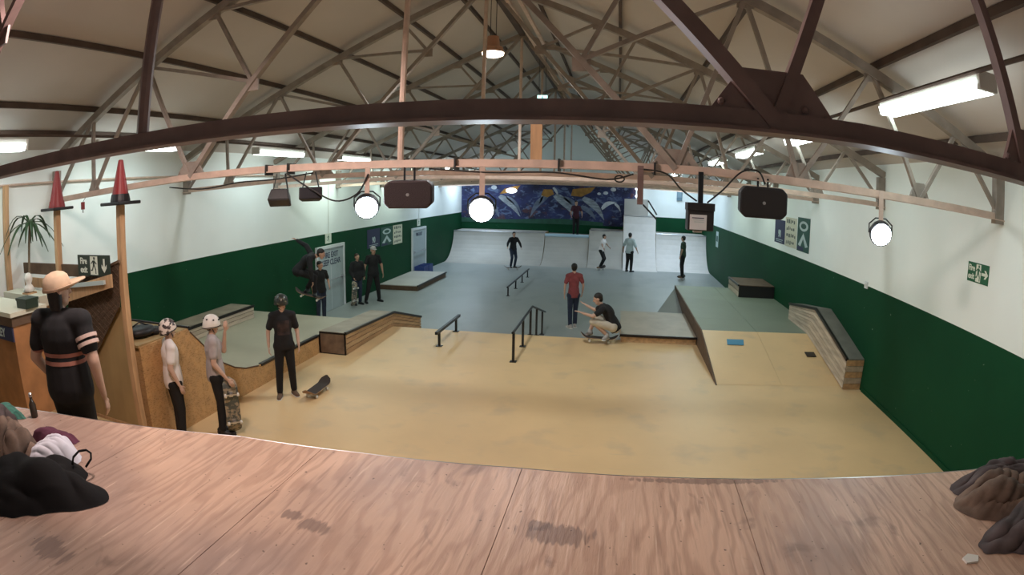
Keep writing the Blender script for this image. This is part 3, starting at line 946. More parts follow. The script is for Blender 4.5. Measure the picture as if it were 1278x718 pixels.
# manual pad at the crest
mp = thing('manual_pad', 'low box with dark front edging at the crest, where the crouching skater grinds', 'box', (1.03, 12.25, 0))
MB().box((-0.83, 0, 0.13), (0.82, 2.55, 0.16)).build('top_sheet', mat('pad_sheet', (0.42, 0.38, 0.3), 0.5, var=0.15), mp)
MB().box((-0.82, 0.01, 0.0), (0.81, 0.035, 0.13)).build('front_board', M_board, mp)
MB().prism([(-0.82, 0.17, 0), (-0.82, 2.5, ZF + 0.05), (-0.82, 2.5, 0.13), (-0.82, 0.035, 0.13), (-0.82, 0.035, 0)], (0.02, 0, 0)).build('side_board', M_board, mp)
MB().bar((-0.85, 0.0, 0.145), (0.83, 0.0, 0.145), 0.05, 0.05).build('coping', M_coping, mp)
MB().box((-0.82, 2.5, ZF), (0.81, 2.53, 0.13)).build('back_board', M_brown, mp)


def rail(name, label, line, posts, r=0.026, square=False):
    t = thing(name, label, 'rail', posts[0][0])
    o0 = V(posts[0][0])
    L = [V(p) - o0 for p in line]
    if square:
        b = MB()
        for p, q in zip(L, L[1:]):
            b.bar(p, q, 0.055, 0.055)
        b.build('top_bar', M_black_metal, t)
    else:
        MB().tube(L, r, 8).build('top_bar', M_black_metal, t)
    for p, h in posts:
        p = V(p) - o0
        MB().bar(p, p + V((0, 0, h)), 0.045, 0.045).build('post', M_black_metal, t)
        MB().box((p.x - 0.06, p.y - 0.06, p.z), (p.x + 0.06, p.y + 0.06, p.z + 0.012)).build('foot_plate', M_black_metal, t)
    return t


rail('handrail', 'black handrail running over the crest beside the manual pad', [(-1.77, 10.25, 0.57), (-1.77, 12.75, 0.57), (-1.77, 15.2, -0.05)],
     [((-1.77, 10.35, 0), 0.57), ((-1.77, 11.45, 0), 0.57), ((-1.77, 12.5, -0.02), 0.59), ((-1.77, 13.5, -0.276), 0.64), ((-1.77, 14.6, ZF), 0.60)])
rail('flat_bar', 'low black flat bar near the crest, left of the handrail', [(-3.4, 10.85, 0.31), (-3.4, 12.6, 0.31)], [((-3.4, 11.05, 0), 0.31), ((-3.4, 12.33, 0), 0.31)], square=True)
rail('flat_bar', 'thin black flat bar standing on the grey lower floor', [(-3.6, 19.6, -0.2), (-3.58, 24.4, -0.2)],
     [((-3.6, 19.75, ZF), 0.32), ((-3.6, 21.3, ZF), 0.32), ((-3.6, 22.8, ZF), 0.32), ((-3.6, 24.2, ZF), 0.32)], r=0.03)

# low platform by the left wall
lp = thing('low_platform', 'low plywood platform by the far left door', 'platform', (-7.6, 21.6, ZF))
MB().box((-0.78, -1.8, 0.16), (0.72, 1.85, 0.19)).build('top_sheet', M_ramp, lp)
for x0, x1, y0, y1 in ((-0.76, 0.7, -1.79, -1.76), (0.67, 0.7, -1.76, 1.82), (-0.76, 0.67, 1.8, 1.82)):
    MB().box((x0, y0, 0), (x1, y1, 0.16)).build('side_board', M_brown, lp)
MB().bar((0.71, -1.8, 0.175), (0.71, 1.85, 0.175), 0.05, 0.05).build('coping', M_coping, lp)

# ================================================================== FAR QUARTER PIPES
def far_quarter(name, label, x0, x1, ztop, y0=27.9, y1=29.8, coping=None, m=None, deck_to=YF - 0.03):
    t = thing(name, label, 'ramp', ((x0 + x1) / 2, y0, ZF), 0, 'quarter pipes along the mural wall')
    hw = (x1 - x0) / 2
    H = ztop - ZF
    n = 10
    prof = []
    for i in range(n + 1):
        s = i / n
        prof.append(((y1 - y0) * math.sin(s * PI / 2 * 0.93) / math.sin(PI / 2 * 0.93), H * (1 - math.cos(s * PI / 2 * 0.93)) / (1 - math.cos(PI / 2 * 0.93))))
    b = MB()
    for (a, za), (c, zc) in zip(prof, prof[1:]):
        b.add([(-hw, a, za), (hw, a, za), (hw, c, zc), (-hw, c, zc)], [(0, 1, 2, 3)])
    b.build('riding_surface', m or M_ramp, t, True)
    for sx in (-hw, hw - 0.02):
        poly = [(sx, y, z - 0.004) for y, z in prof] + [(sx, deck_to - y0, H - 0.004), (sx, deck_to - y0, 0), (sx, 0, 0)]
        MB().prism(poly, (0.02, 0, 0)).build('side_panel', M_ply_panel, t)
    MB().box((-hw + 0.02, y1 - y0, H - 0.03), (hw - 0.02, deck_to - y0, H)).build('top_deck', M_ramp, t)
    MB().tube([(-hw, y1 - y0 - 0.0, H + 0.005), (hw, y1 - y0, H + 0.005)], 0.08 if coping else 0.03, 8).build('coping', coping or M_chrome, t)
    return t


far_quarter('quarter_pipe', 'long pale quarter pipe under the left half of the mural', -8.35, -3.6, 0.93)
far_quarter('quarter_pipe', 'lower quarter pipe section with pale blue coping under the mural', -3.58, -1.36, 0.83, coping=M_blue_coping)
far_quarter('quarter_pipe', 'quarter pipe section right of the blue coping', -1.34, 0.36, 1.15)
far_quarter('quarter_pipe', 'tall narrow quarter pipe extension beside the mural', 0.38, 2.02, 1.95, y0=27.6, y1=30.1, m=mat('white_ramp_sheet', (0.85, 0.82, 0.79), 0.5, var=0.06))
far_quarter('quarter_pipe', 'bright quarter pipe in the far right corner', 2.04, XR - 0.02, 1.12, m=mat('white_ramp_sheet', (0.85, 0.82, 0.79), 0.5, var=0.06))
bb_ = thing('backboard', 'pale board with a support strut above the tall extension', 'board', (1.15, 30.9, 1.95))
MB().box((-0.75, 0, 0), (0.5, 0.03, 0.85)).build('board', M_ramp, bb_)
MB().bar((0.5, 0.0, 0.8), (0.95, -0.2, 0.1), 0.06, 0.06).build('strut', M_coping, bb_)

# ================================================================== MURAL
mu = flat_thing('mural', 'blue graffiti mural with grey feathers and orange patches on the far wall', 'mural', (-3.4, YF - 0.012, 2.1), ROT_F)
M_mural = mat('mural_ground', (0.03, 0.04, 0.15), 0.7, col2=(0.01, 0.011, 0.04), scale=1.2, var=0.5, detail=6)
add_layer(M_mural, 'noise', 2.0, (1, 1.6, 1), (0.12, 0.17, 0.30), 0.56, 0.64, 0.8, loc=(4, 0, 0), detail=5, dist=1.2)
add_layer(M_mural, 'noise', 1.1, (1, 1, 1), (0.10, 0.035, 0.03), 0.62, 0.68, 0.7, loc=(9, 3, 0), detail=5, dist=1.0)
add_layer(M_mural, 'noise', 5, (1, 1, 1), (0.32, 0.36, 0.45), 0.66, 0.7, 0.55, loc=(1, 7, 0), detail=4, dist=2)
b = MB()
NX = 16
b.box((-5.0, -0.8, 0.0), (4.4, 1.35, 0.01))
b.build('painted_ground', M_mural, mu)
M_feather = mat('grey_feather_paint', (0.36, 0.41, 0.47), 0.7, var=0.5, scale=3, stretch=(1, 4, 1))
M_feather2 = mat('slate_paint', (0.16, 0.2, 0.28), 0.7, var=0.4, scale=3)
M_orange = mat('ochre_paint', (0.42, 0.21, 0.04), 0.7, var=0.4, scale=4)
M_wpaint = mat('white_paint', (0.62, 0.66, 0.7), 0.7, var=0.3, scale=4)
M_greenpaint = mat('dark_green_paint', (0.02, 0.1, 0.06), 0.7, var=0.3, scale=3)


def feather(x0, y0, x1, y1, wd, bend):
    d = V((x1 - x0, y1 - y0)); nrm = V((-d.y, d.x)).normalized()
    a, c = [], []
    for i in range(9):
        s = i / 8
        p = V((x0, y0)) + d * s + nrm * bend * math.sin(PI * s)
        hw = wd * math.sin(PI * (0.08 + 0.92 * s) ** 0.7) * 0.5 + 0.01
        a.append(p + nrm * hw); c.append(p - nrm * hw)
    return [(p.x, p.y) for p in a] + [(p.x, p.y) for p in c[::-1]]


for (x0, y0, x1, y1, wd, bd, m) in [(-2.9, 0.65, -1.75, -0.45, 0.32, 0.12, M_feather), (-2.5, 0.6, -1.7, -0.3, 0.2, 0.12, M_feather2), (-4.3, -0.1, -3.6, 0.65, 0.1, 0.05, M_feather),
                                    (-3.6, 0.5, -2.9, -0.5, 0.28, 0.1, M_feather2), (-0.3, 0.7, -1.2, -0.45, 0.3, -0.14, M_feather2), (0.1, 0.75, 1.35, -0.55, 0.42, 0.15, M_feather),
                                    (0.6, 0.65, 1.6, -0.3, 0.25, 0.12, M_feather2), (1.6, 0.65, 2.75, -0.5, 0.36, 0.16, M_feather), (1.5, 0.2, 2.3, -0.5, 0.25, 0.1, M_feather2),
                                    (2.6, 0.1, 3.4, 0.45, 0.22, 0.14, M_wpaint), (3.3, 0.4, 3.6, 0.0, 0.12, 0.05, M_wpaint), (-0.55, 0.75, -0.75, 0.25, 0.1, 0.03, M_wpaint),
                                    (-4.6, 0.2, -4.1, -0.3, 0.3, 0.1, M_feather), (0.0, 1.15, 0.25, 0.7, 0.12, 0.05, M_wpaint)]:
    shape('painted_feather', [feather(x0, y0, x1, y1, wd, bd)], 0.01, 0.014, m, mu)
for poly in [[(-2.9, 0.75), (-2.6, 1.05), (-1.75, 1.25), (-1.95, 0.98), (-2.5, 0.8)], [(-0.65, 0.72), (-0.5, 1.05), (-0.05, 1.05), (0.05, 0.8), (-0.3, 0.62)], [(0.95, 0.75), (1.05, 1.1), (2.25, 1.25), (2.0, 0.95), (1.5, 0.7)]]:
    shape('painted_patch', [poly], 0.01, 0.015, M_orange, mu)
for x, y, r in ((-3.2, 1.1, 0.16), (2.8, 0.95, 0.13), (3.2, 1.15, 0.15), (2.45, 0.9, 0.1)):
    shape('painted_spot', [[(x + r * math.cos(k * PI / 6), y + r * 0.7 * math.sin(k * PI / 6)) for k in range(12)]], 0.01, 0.014, M_wpaint, mu)
shape('painted_ground_strip', [[(-5.0, -0.8), (2.7, -0.8), (2.7, -0.62), (0.5, -0.5), (-2.5, -0.62), (-5.0, -0.55)]], 0.01, 0.013, M_greenpaint, mu)

# ================================================================== SIGNS AND POSTERS
def run_man(parent, s, m, x, y, z=0.006):
    """walking pictogram about s tall"""
    def P(pts):
        return [(x + px * s, y + py * s) for px, py in pts]
    head = [(x + s * (0.05 + 0.09 * math.cos(k * PI / 5)), y + s * (0.40 + 0.09 * math.sin(k * PI / 5))) for k in range(10)]
    polys = [head, P([(-0.12, 0.28), (0.10, 0.30), (0.08, -0.02), (-0.10, 0.0)]), P([(0.08, 0.28), (0.30, 0.12), (0.26, 0.06), (0.06, 0.18)]), P([(-0.10, 0.28), (-0.30, 0.14), (-0.28, 0.07), (-0.1, 0.2)]),
             P([(0.0, 0.0), (0.10, 0.0), (0.22, -0.22), (0.14, -0.26)]), P([(0.14, -0.22), (0.22, -0.22), (0.22, -0.46), (0.14, -0.46)]), P([(-0.10, 0.0), (0.02, 0.0), (-0.14, -0.28), (-0.22, -0.24)]), P([(-0.14, -0.22), (-0.16, -0.30), (-0.34, -0.30), (-0.34, -0.23)])]
    return shape('walking_figure', polys, z, z + 0.001, m, parent)


def exit_sign(label, loc, rot, w_, h_, m, down):
    t = flat_thing('exit_sign', label, 'sign', loc, rot)
    plate('board', -w_ / 2, -h_ / 2, w_ / 2, h_ / 2, 0, 0.005, m, t)
    for k, tx in enumerate(('Fire', 'exit')):
        put(text_mesh(tx, h_ * 0.42, bold=0.003), 'lettering', M_sign_white, t, (-w_ * 0.31, h_ * (0.2 - 0.42 * k), 0.006), (0, 0, 0))
    plate('pictogram_panel', -w_ * 0.1, -h_ * 0.44, w_ * 0.13, h_ * 0.44, 0.005, 0.006, M_sign_white, t)
    run_man(t, h_ * 0.85, m, w_ * 0.015, 0)
    cx = w_ * 0.32; s = h_ * 0.33
    arrow = [(-0.22, 1.0), (0.22, 1.0), (0.22, -0.2), (0.65, 0.2), (0.65, -0.3), (0, -1.0), (-0.65, -0.3), (-0.65, 0.2), (-0.22, -0.2)]
    pts = [(cx + s * px, s * py) if down else (cx - s * py, s * px) for px, py in arrow]
    shape('arrow', [pts], 0.005, 0.006, M_sign_white, t)
    return t


exit_sign('green fire exit sign with an arrow on the right white wall', (XR - 0.001, 6.06, 2.555), ROT_R, 0.52, 0.24, M_sign_green, False)
exit_sign('dark fire exit sign with a down arrow on the wooden rail at left', (-6.02, 4.66, 2.385), ROT_F, 0.76, 0.26, M_sign_dark, True)


def door_sign(label, y, z):
    t = flat_thing('door_sign', label, 'sign', (XL, y, z), ROT_L)
    plate('board', -0.2, -0.15, 0.2, 0.15, 0, 0.006, M_sign_white, t)
    run_man(t, 0.24, M_sign_green, 0, 0)
    MB().tube([(0, 0.15, 0.01), (0, 1.7, 0.01)], 0.008, 6).build('conduit', M_fix, t)
    return t


door_sign('small pale exit sign above the near left door', 15.85, 1.68)
door_sign('small pale exit sign above the far left door', 24.3, 1.66)
t = flat_thing('switch_box', 'small grey box high on the far wall, right of the mural', 'box', (3.35, YF, 3.1), ROT_F)
plate('case', -0.14, -0.26, 0.14, 0.26, 0, 0.1, mat('grey_box', (0.12, 0.2, 0.25), 0.5), t)
plate('lid', -0.12, -0.1, 0.12, 0.22, 0.1, 0.112, mat('grey_box_lid', (0.2, 0.3, 0.36), 0.5), t)


def poster_navy(label, loc, rot, w_, h_):
    t = flat_thing('poster', label, 'poster', loc, rot, 'wall posters')
    plate('sheet', -w_ / 2, -h_ / 2, w_ / 2, h_ / 2, 0, 0.006, M_navy, t)
    put(text_mesh('90', h_ * 0.42, bold=0.012), 'lettering', M_print_pale, t, (0, -h_ * 0.1, 0.007), (0, 0, 0))
    plate('print_line', -w_ * 0.35, -h_ * 0.36, w_ * 0.35, -h_ * 0.33, 0.006, 0.007, M_print_pale, t)
    plate('print_line', -w_ * 0.35, -h_ * 0.43, w_ * 0.3, -h_ * 0.41, 0.006, 0.007, M_print_pale, t)
    return t


def poster_cream(label, loc, rot, w_, h_):
    t = flat_thing('poster', label, 'poster', loc, rot, 'wall posters')
    plate('sheet', -w_ / 2, -h_ / 2, w_ / 2, h_ / 2, 0, 0.006, M_cream, t)
    ink = mat('dark_ink', (0.12, 0.14, 0.12), 0.7)
    rnd = random.Random(5)
    for r in range(4):
        yc = h_ * (0.36 - 0.24 * r)
        polys = []
        x = -w_ * 0.4
        while x < w_ * 0.34:
            ww = w_ * rnd.uniform(0.06, 0.16)
            yy = yc + h_ * rnd.uniform(-0.02, 0.02); hh = h_ * rnd.uniform(0.04, 0.08)
            polys.append([(x, yy - hh), (x + ww, yy - hh * 0.8), (x + ww * 0.9, yy + hh), (x + 0.01, yy + hh * 0.9)])
            x += ww + w_ * 0.04
        shape('print_row', polys, 0.006, 0.007, ink, t)
    return t


def poster_teal(label, loc, rot, w_, h_):
    t = flat_thing('poster', label, 'poster', loc, rot, 'wall posters')
    plate('sheet', -w_ / 2, -h_ / 2, w_ / 2, h_ / 2, 0, 0.006, M_print_teal, t)
    def el(cx, cy, rx, ry):
        return [(cx + rx * math.cos(k * PI / 8), cy + ry * math.sin(k * PI / 8)) for k in range(16)]
    shape('printed_shape', [el(0, h_ * 0.25, w_ * 0.36, h_ * 0.15)], 0.006, 0.007, M_print_pale, t)
    shape('printed_shape', [el(0, h_ * 0.25, w_ * 0.22, h_ * 0.08)], 0.007, 0.008, M_print_teal, t)
    shape('printed_shape', [[(-w_ * 0.4, -h_ * 0.32), (0, h_ * 0.05), (w_ * 0.4, -h_ * 0.32), (w_ * 0.2, -h_ * 0.36), (0, -h_ * 0.12), (-w_ * 0.2, -h_ * 0.36)]], 0.006, 0.007, M_print_pale, t)
    plate('printed_panel', -w_ * 0.45, -h_ * 0.47, w_ * 0.05, -h_ * 0.36, 0.006, 0.007, M_navy, t)
    return t


poster_navy('navy poster with pale numerals, leftmost of the three on the left wall', (XL + 0.004, 19.35, 1.38), ROT_L, 1.15, 0.66)
poster_teal('teal patterned poster, middle of the three on the left wall', (XL + 0.004, 20.6, 1.36), ROT_L, 1.15, 0.7)
poster_cream('cream printed poster, rightmost of the three on the left wall', (XL + 0.004, 21.75, 1.34), ROT_L, 1.0, 0.74)
poster_navy('navy poster with pale numerals, on the right wall behind the black loudspeaker', (XR - 0.004, 16.0, 2.33), ROT_R, 1.05, 0.64)
poster_cream('cream printed poster, middle of the three on the right wall', (XR - 0.004, 14.9, 2.38), ROT_R, 1.05, 0.76)
poster_teal('teal patterned poster, nearest of the three on the right wall', (XR - 0.004, 13.8, 2.40), ROT_R, 1.0, 0.82)
t = flat_thing('wall_notice', 'small pale notice on the green right wall near the far corner', 'notice', (XR, 26.5, 1.25), ROT_R)
plate('sheet', -0.3, -0.35, 0.3, 0.35, 0, 0.006, M_print_pale, t)
plate('print_line', -0.2, -0.1, 0.2, 0.15, 0.006, 0.008, M_print_teal, t)

t = flat_thing('hanging_exit_sign', 'small lit exit sign hanging high under the ridge', 'sign', (-1.80, 14.0, 5.37), ROT_F)
plate('lit_panel', -0.12, -0.06, 0.12, 0.06, 0, 0.03, mat('lit_sign_face', (0.5, 0.8, 0.75), 0.5, emit=(0.55, 1.0, 0.95), estr=2.0), t)
run_man(t, 0.10, M_sign_green, 0, 0, 0.031)
for x in (-0.08, 0.08):
    MB().tube([(x, 0.06, 0.015), (x, 1.1, 0.015)], 0.006, 6).build('hanging_rod', M_cable, t)
for x, z, lb in ((-5.61, 3.04, 'small lit lamp over the left part of the mural'), (1.13, 3.34, 'upper small lit lamp at the right edge of the mural'), (1.14, 2.96, 'lower small lit lamp at the right edge of the mural')):
    t = thing('wall_lamp', lb, 'lamp', (x, 31.25, z), 0, 'lamps on the mural wall')
    r_ = 0.2 if x < 0 else 0.12
    MB().ball((0, 0, 0), r_, (1.5, 0.8, 0.7), 16, 10).build('glass', mat('lit_white_glass', (0.9, 0.95, 1), 0.4, emit=(0.9, 0.97, 1.0), estr=4.0), t, True)
    MB().box((-0.06, 0.0, -0.04), (0.06, 0.25, 0.04)).build('wall_arm', M_fix, t)
t = flat_thing('wall_socket', 'tiny white box on the right wall at the edge of the green paint', 'socket', (XR, 9.72, 1.83), ROT_R)
plate('case', -0.06, -0.06, 0.06, 0.06, 0, 0.03, M_frame, t)
plate('button', -0.025, -0.025, 0.025, 0.025, 0.03, 0.036, M_fix, t)
t = thing('hanging_tag', 'small dark red tag hanging under the beam between the cones', 'tag', (-7.35, 5.5, 3.02))
MB().box((-0.03, -0.02, 0.05), (0.03, 0.02, 0.16)).build('tag_body', M_cone, t)
MB().tube([(0, 0, 0.16), (0, 0.1, 0.27)], 0.004, 5).build('string', M_cable, t)
MB().tube([(0, 0, 0.05), (0, 0, 0.0)], 0.008, 5).build('toggle', M_cable, t)

# ================================================================== LEFT CORNER: POSTS, CONES, RAIL, NETTING, COUNTER
for (x, y, lb) in ((-5.55, 4.80, 'pine post beside the dark netting, topped by a traffic cone'), (-7.13, 4.80, 'pine post behind the man in the hat, topped by a traffic cone'), (-8.3, 4.45, 'pine post at the left edge of the picture')):
    top = 3.10 if x > -8 else 3.55
    bevel(tag(MB().box((x - 0.045, y - 0.045, 0.0), (x + 0.045, y + 0.045, top)).build('timber_post', M_pine), lb, 'post', 'timber posts'), 0.006)
for (x, y, lb) in ((-5.55, 4.80, 'red traffic cone on the post beside the quarter pipe'), (-7.13, 4.80, 'red traffic cone on the post nearer the left edge')):
    t = thing('traffic_cone', lb, 'traffic cone', (x, y, 3.10), 0, 'traffic cones')
    bevel(MB().box((-0.20, -0.20, 0.0), (0.20, 0.20, 0.04)).build('base', M_black_plastic, t), 0.012)
    MB().lathe([(0.135, 0.04), (0.12, 0.09), (0.035, 0.53), (0.025, 0.54)], (0, 0, 0), 20).build('cone_body', M_cone, t, False)
    MB().lathe([(0.138, 0.04), (0.136, 0.06), (0.12, 0.13), (0.118, 0.13)], (0, 0, 0), 20).build('lower_band', M_black_plastic if x > -6 else M_cone, t)
t = thing('wooden_rail', 'brown wooden rail between the posts at left', 'rail', (-7.0, 4.83, 0.8))
MB().box((-1.35, -0.02, 1.40), (1.40, 0.02, 1.56)).build('top_board', M_brown, t)
MB().box((-1.35, -0.02, 1.20), (1.40, 0.02, 1.34)).build('lower_board', M_pine, t)
t = thing('shelf_board', 'slanting pine board behind the cap of the man at left', 'board', (-6.3, 4.6, 0.8))
MB().prism([(-1.75, 0, 1.02), (0.72, 0, 1.50), (0.72, 0, 1.34), (-1.75, 0, 0.80)], (0, 0.03, 0)).build('board', M_pine, t)
MB().bar((-0.5, -0.02, 1.30), (0.60, -0.02, 1.40), 0.04, 0.05).build('edge_strip', M_print_pale, t)
MB().bar((-1.6, 0.015, -0.8), (-1.6, 0.015, 1.0), 0.06, 0.03).build('support', M_pine, t)
# netting: woven cords in a dark frame
t = thing('netting_panel', 'dark brown netting panel sloping beside the pine post', 'netting', (-6.1, 4.72, 0.8))
NP = [(-0.75, 1.28), (0.56, 1.63), (0.52, 1.10), (-0.28, 0.30), (-0.78, 0.02)]
MB().prism([(x, 0, z) for x, z in NP], (0, 0.012, 0)).build('mesh_cloth', M_net, t)
def clip_line(p, d):
    ts = []
    n = len(NP)
    for i in range(n):
        a = V(NP[i]); c = V(NP[(i + 1) % n]); e = c - a
        den = d.x * e.y - d.y * e.x
        if abs(den) < 1e-9:
            continue
        w_ = a - p
        tt = (w_.x * e.y - w_.y * e.x) / den; u = (w_.x * d.y - w_.y * d.x) / den
        if 0 <= u <= 1:
            ts.append(tt)
    return (min(ts), max(ts)) if len(ts) >= 2 else None
b = MB()
for k in range(40):
    for d in (V((1, 0.6)), V((1, -0.6))):
        p = V((-0.8, -0.8 + k * 0.085))
        r = clip_line(p, d)
        if r:
            a = p + d * r[0]; c = p + d * r[1]
            b.bar((a.x, -0.004, a.y), (c.x, -0.004, c.y), 0.006, 0.006)
o = b.build('netting_cords', M_brown, t); o['kind'] = 'stuff'
MB().bar((-0.75, 0, 1.29), (0.58, 0, 1.64), 0.03, 0.03).build('top_cord', M_brown, t)
t = thing('plywood_offcut', 'tan slanted plywood panel leaning by the pine post', 'panel', (-6.1, 4.78, 0.28))
MB().prism([(-0.72, 0, 0), (0.52, 0, 0), (0.52, 0, 1.60), (0.27, 0, 1.55), (-0.68, 0, 0.55)], (0, 0.02, 0)).build('panel', M_ply_panel, t)
MB().box((-0.72, -0.01, -0.01), (0.52, 0.0, 0.04)).build('batten', M_pine, t)

# counter with a lettered board
t = thing('counter', 'orange timber counter with a pale top at the left edge', 'counter', (-6.6, 3.45, LZ))
MB().box((-0.95, -0.25, 1.21), (0.55, 0.35, 1.26)).build('worktop', M_cream, t)
MB().box((-0.95, -0.22, 1.10), (0.52, 0.33, 1.21)).build('edge_board', M_brown, t)
MB().box((-0.93, -0.2, 0.0), (0.5, 0.3, 1.10)).build('body', mat('orange_timber', (0.42, 0.19, 0.07), 0.6, var=0.3, scale=4), t)
sb = MB().box((-0.93, -0.225, 0.93), (0.5, -0.2, 1.09)).build('sign_board', M_navy, t)
put(text_mesh('SELEY', 0.14, bold=0.004), 'lettering', M_print_pale, sb, (0.1, -0.227, 1.01), (PI / 2, 0, 0))
t = thing('cash_box', 'small dark green box on the counter beside the cap', 'box', (-6.15, 3.55, LZ + 1.26))
bevel(MB().box((-0.14, -0.1, 0), (0.14, 0.1, 0.11)).build('case', mat('green_tin', (0.012, 0.03, 0.018), 0.5), t), 0.01)
MB().box((-0.145, -0.105, 0.085), (0.145, 0.105, 0.115)).build('lid', mat('green_tin', (0, 0, 0)), t)
t = thing('white_ornament', 'small white ornament standing by the rail', 'ornament', (-7.25, 4.25, 2.06))
MB().lathe([(0.05, 0), (0.10, 0.02), (0.07, 0.08), (0.04, 0.11), (0.065, 0.16), (0.07, 0.2), (0.04, 0.25), (0.01, 0.26)], (0, 0, 0), 14).build('figure', M_wheel, t, True)
MB().box((-0.09, -0.09, -0.02), (0.09, 0.09, 0.0)).build('plinth', M_pine, t)
t = thing('shelf', 'pale shelf box behind the counter at left', 'shelf', (-7.4, 4.3, 0.8))
MB().box((-0.6, -0.15, 1.10), (0.6, 0.2, 1.24)).build('shelf_top', M_cream, t)
for x in (-0.55, 0.5):
    MB().box((x, -0.1, 0), (x + 0.05, 0.15, 1.10)).build('leg', M_pine, t)

# palm plant
t = thing('palm_plant', 'thin palm plant against the white wall at the left edge', 'plant', (-7.86, 4.66, 0.8))
MB().lathe([(0.13, 0), (0.17, 0.3), (0.15, 0.3), (0.14, 0.26)], (0, 0, 0), 16).build('pot', M_black_plastic, t)
MB().tube([(0, 0, 0.25), (0.01, 0, 0.9), (-0.03, 0.0, 1.5), (0.03, 0.02, 2.15)], [0.03, 0.026, 0.022, 0.02], 8).build('trunk', M_trunk, t)
rnd = random.Random(3)
for k in range(16):
    a = 2 * PI * k / 16 + rnd.uniform(-0.2, 0.2); L = rnd.uniform(0.38, 0.62); up_ = rnd.uniform(-0.05, 0.3)
    b = MB()
    pl = []; n = 6
    for i in range(n + 1):
        s = i / n
        rr = L * s * (0.95 if up_ > 0 else 0.7)
        z = 2.15 + up_ * math.sin(s * PI * 0.7) * 0.9 - 0.75 * L * s * s
        wv = 0.028 * math.sin(PI * (0.1 + 0.88 * s)) + 0.004
        c = V((0.03 + rr * math.cos(a), 0.02 + rr * math.sin(a), z)); sd = V((-math.sin(a), math.cos(a), 0)) * wv
        pl.append((c - sd, c + V((0, 0, -0.008)), c + sd))
    vs = [p for tr_ in pl for p in tr_]
    fs = []
    for i in range(n):
        for j in range(2):
            fs.append((i * 3 + j, i * 3 + j + 1, (i + 1) * 3 + j + 1, (i + 1) * 3 + j))
    b.add(vs, fs)
    o = b.build('frond', M_leaf, t, True)
    sm = o.modifiers.new('thick', 'SOLIDIFY'); sm.thickness = 0.004

# crates by the far door
for i, (y, lb) in enumerate(((23.75, 'blue crate at the far left door, nearer the camera'), (24.4, 'blue crate at the far left door, farther along'))):
    t = thing('crate', lb, 'crate', (-8.08, y, ZF), 0, 'blue crates')
    b = MB().box((-0.22, -0.28, 0), (0.22, 0.28, 0.03))
    b.build('bottom', M_blue_crate, t)
    for x0, x1, y0, y1 in ((-0.22, 0.22, -0.28, -0.25), (-0.22, 0.22, 0.25, 0.28), (-0.22, -0.19, -0.25, 0.25), (0.19, 0.22, -0.25, 0.25)):
        MB().box((x0, y0, 0.03), (x1, y1, 0.36)).build('side', M_blue_crate, t)
    MB().box((-0.2, -0.26, 0.2), (0.2, 0.26, 0.3)).build('contents', M_navy, t)
t = thing('dark_bag', 'black bag lying on top of the left quarter pipe', 'bag', (-5.85, 5.32, 1.36))
b = MB()
b.ball((0, 0, 0.08), 0.22, (0.85, 1.1, 0.36), 18, 10)
b.ball((0.08, 0.2, 0.05), 0.12, (0.9, 1.0, 0.5), 14, 8)
o = b.build('sack', M_black_plastic, t, True)
MB().tube([(-0.08, -0.14, 0.13), (0.0, -0.03, 0.2), (0.08, 0.08, 0.14)], 0.012, 6).build('strap', M_black_plastic, t, True)

# ================================================================== CLOTHES AND BAGS ON THE DECK
def remesh(mb, vox, smooth_it=4, fac=0.5):
    me0 = mb.mesh('tmp', [])
    o = bpy.data.objects.new('tmp', me0); COL.objects.link(o)
    md = o.modifiers.new('r', 'REMESH'); md.mode = 'VOXEL'; md.voxel_size = vox
    dg = bpy.context.evaluated_depsgraph_get()
    me = bpy.data.meshes.new_from_object(o.evaluated_get(dg))
    bpy.data.objects.remove(o); bpy.data.meshes.remove(me0)
    bm = bmesh.new(); bm.from_mesh(me)
    for _ in range(smooth_it):
        bmesh.ops.smooth_vert(bm, verts=bm.verts, factor=fac, use_axis_x=True, use_axis_y=True, use_axis_z=True)
    bm.to_mesh(me); bm.free()
    me.polygons.foreach_set('use_smooth', [True] * len(me.polygons))
    me.materials.clear()
    return me


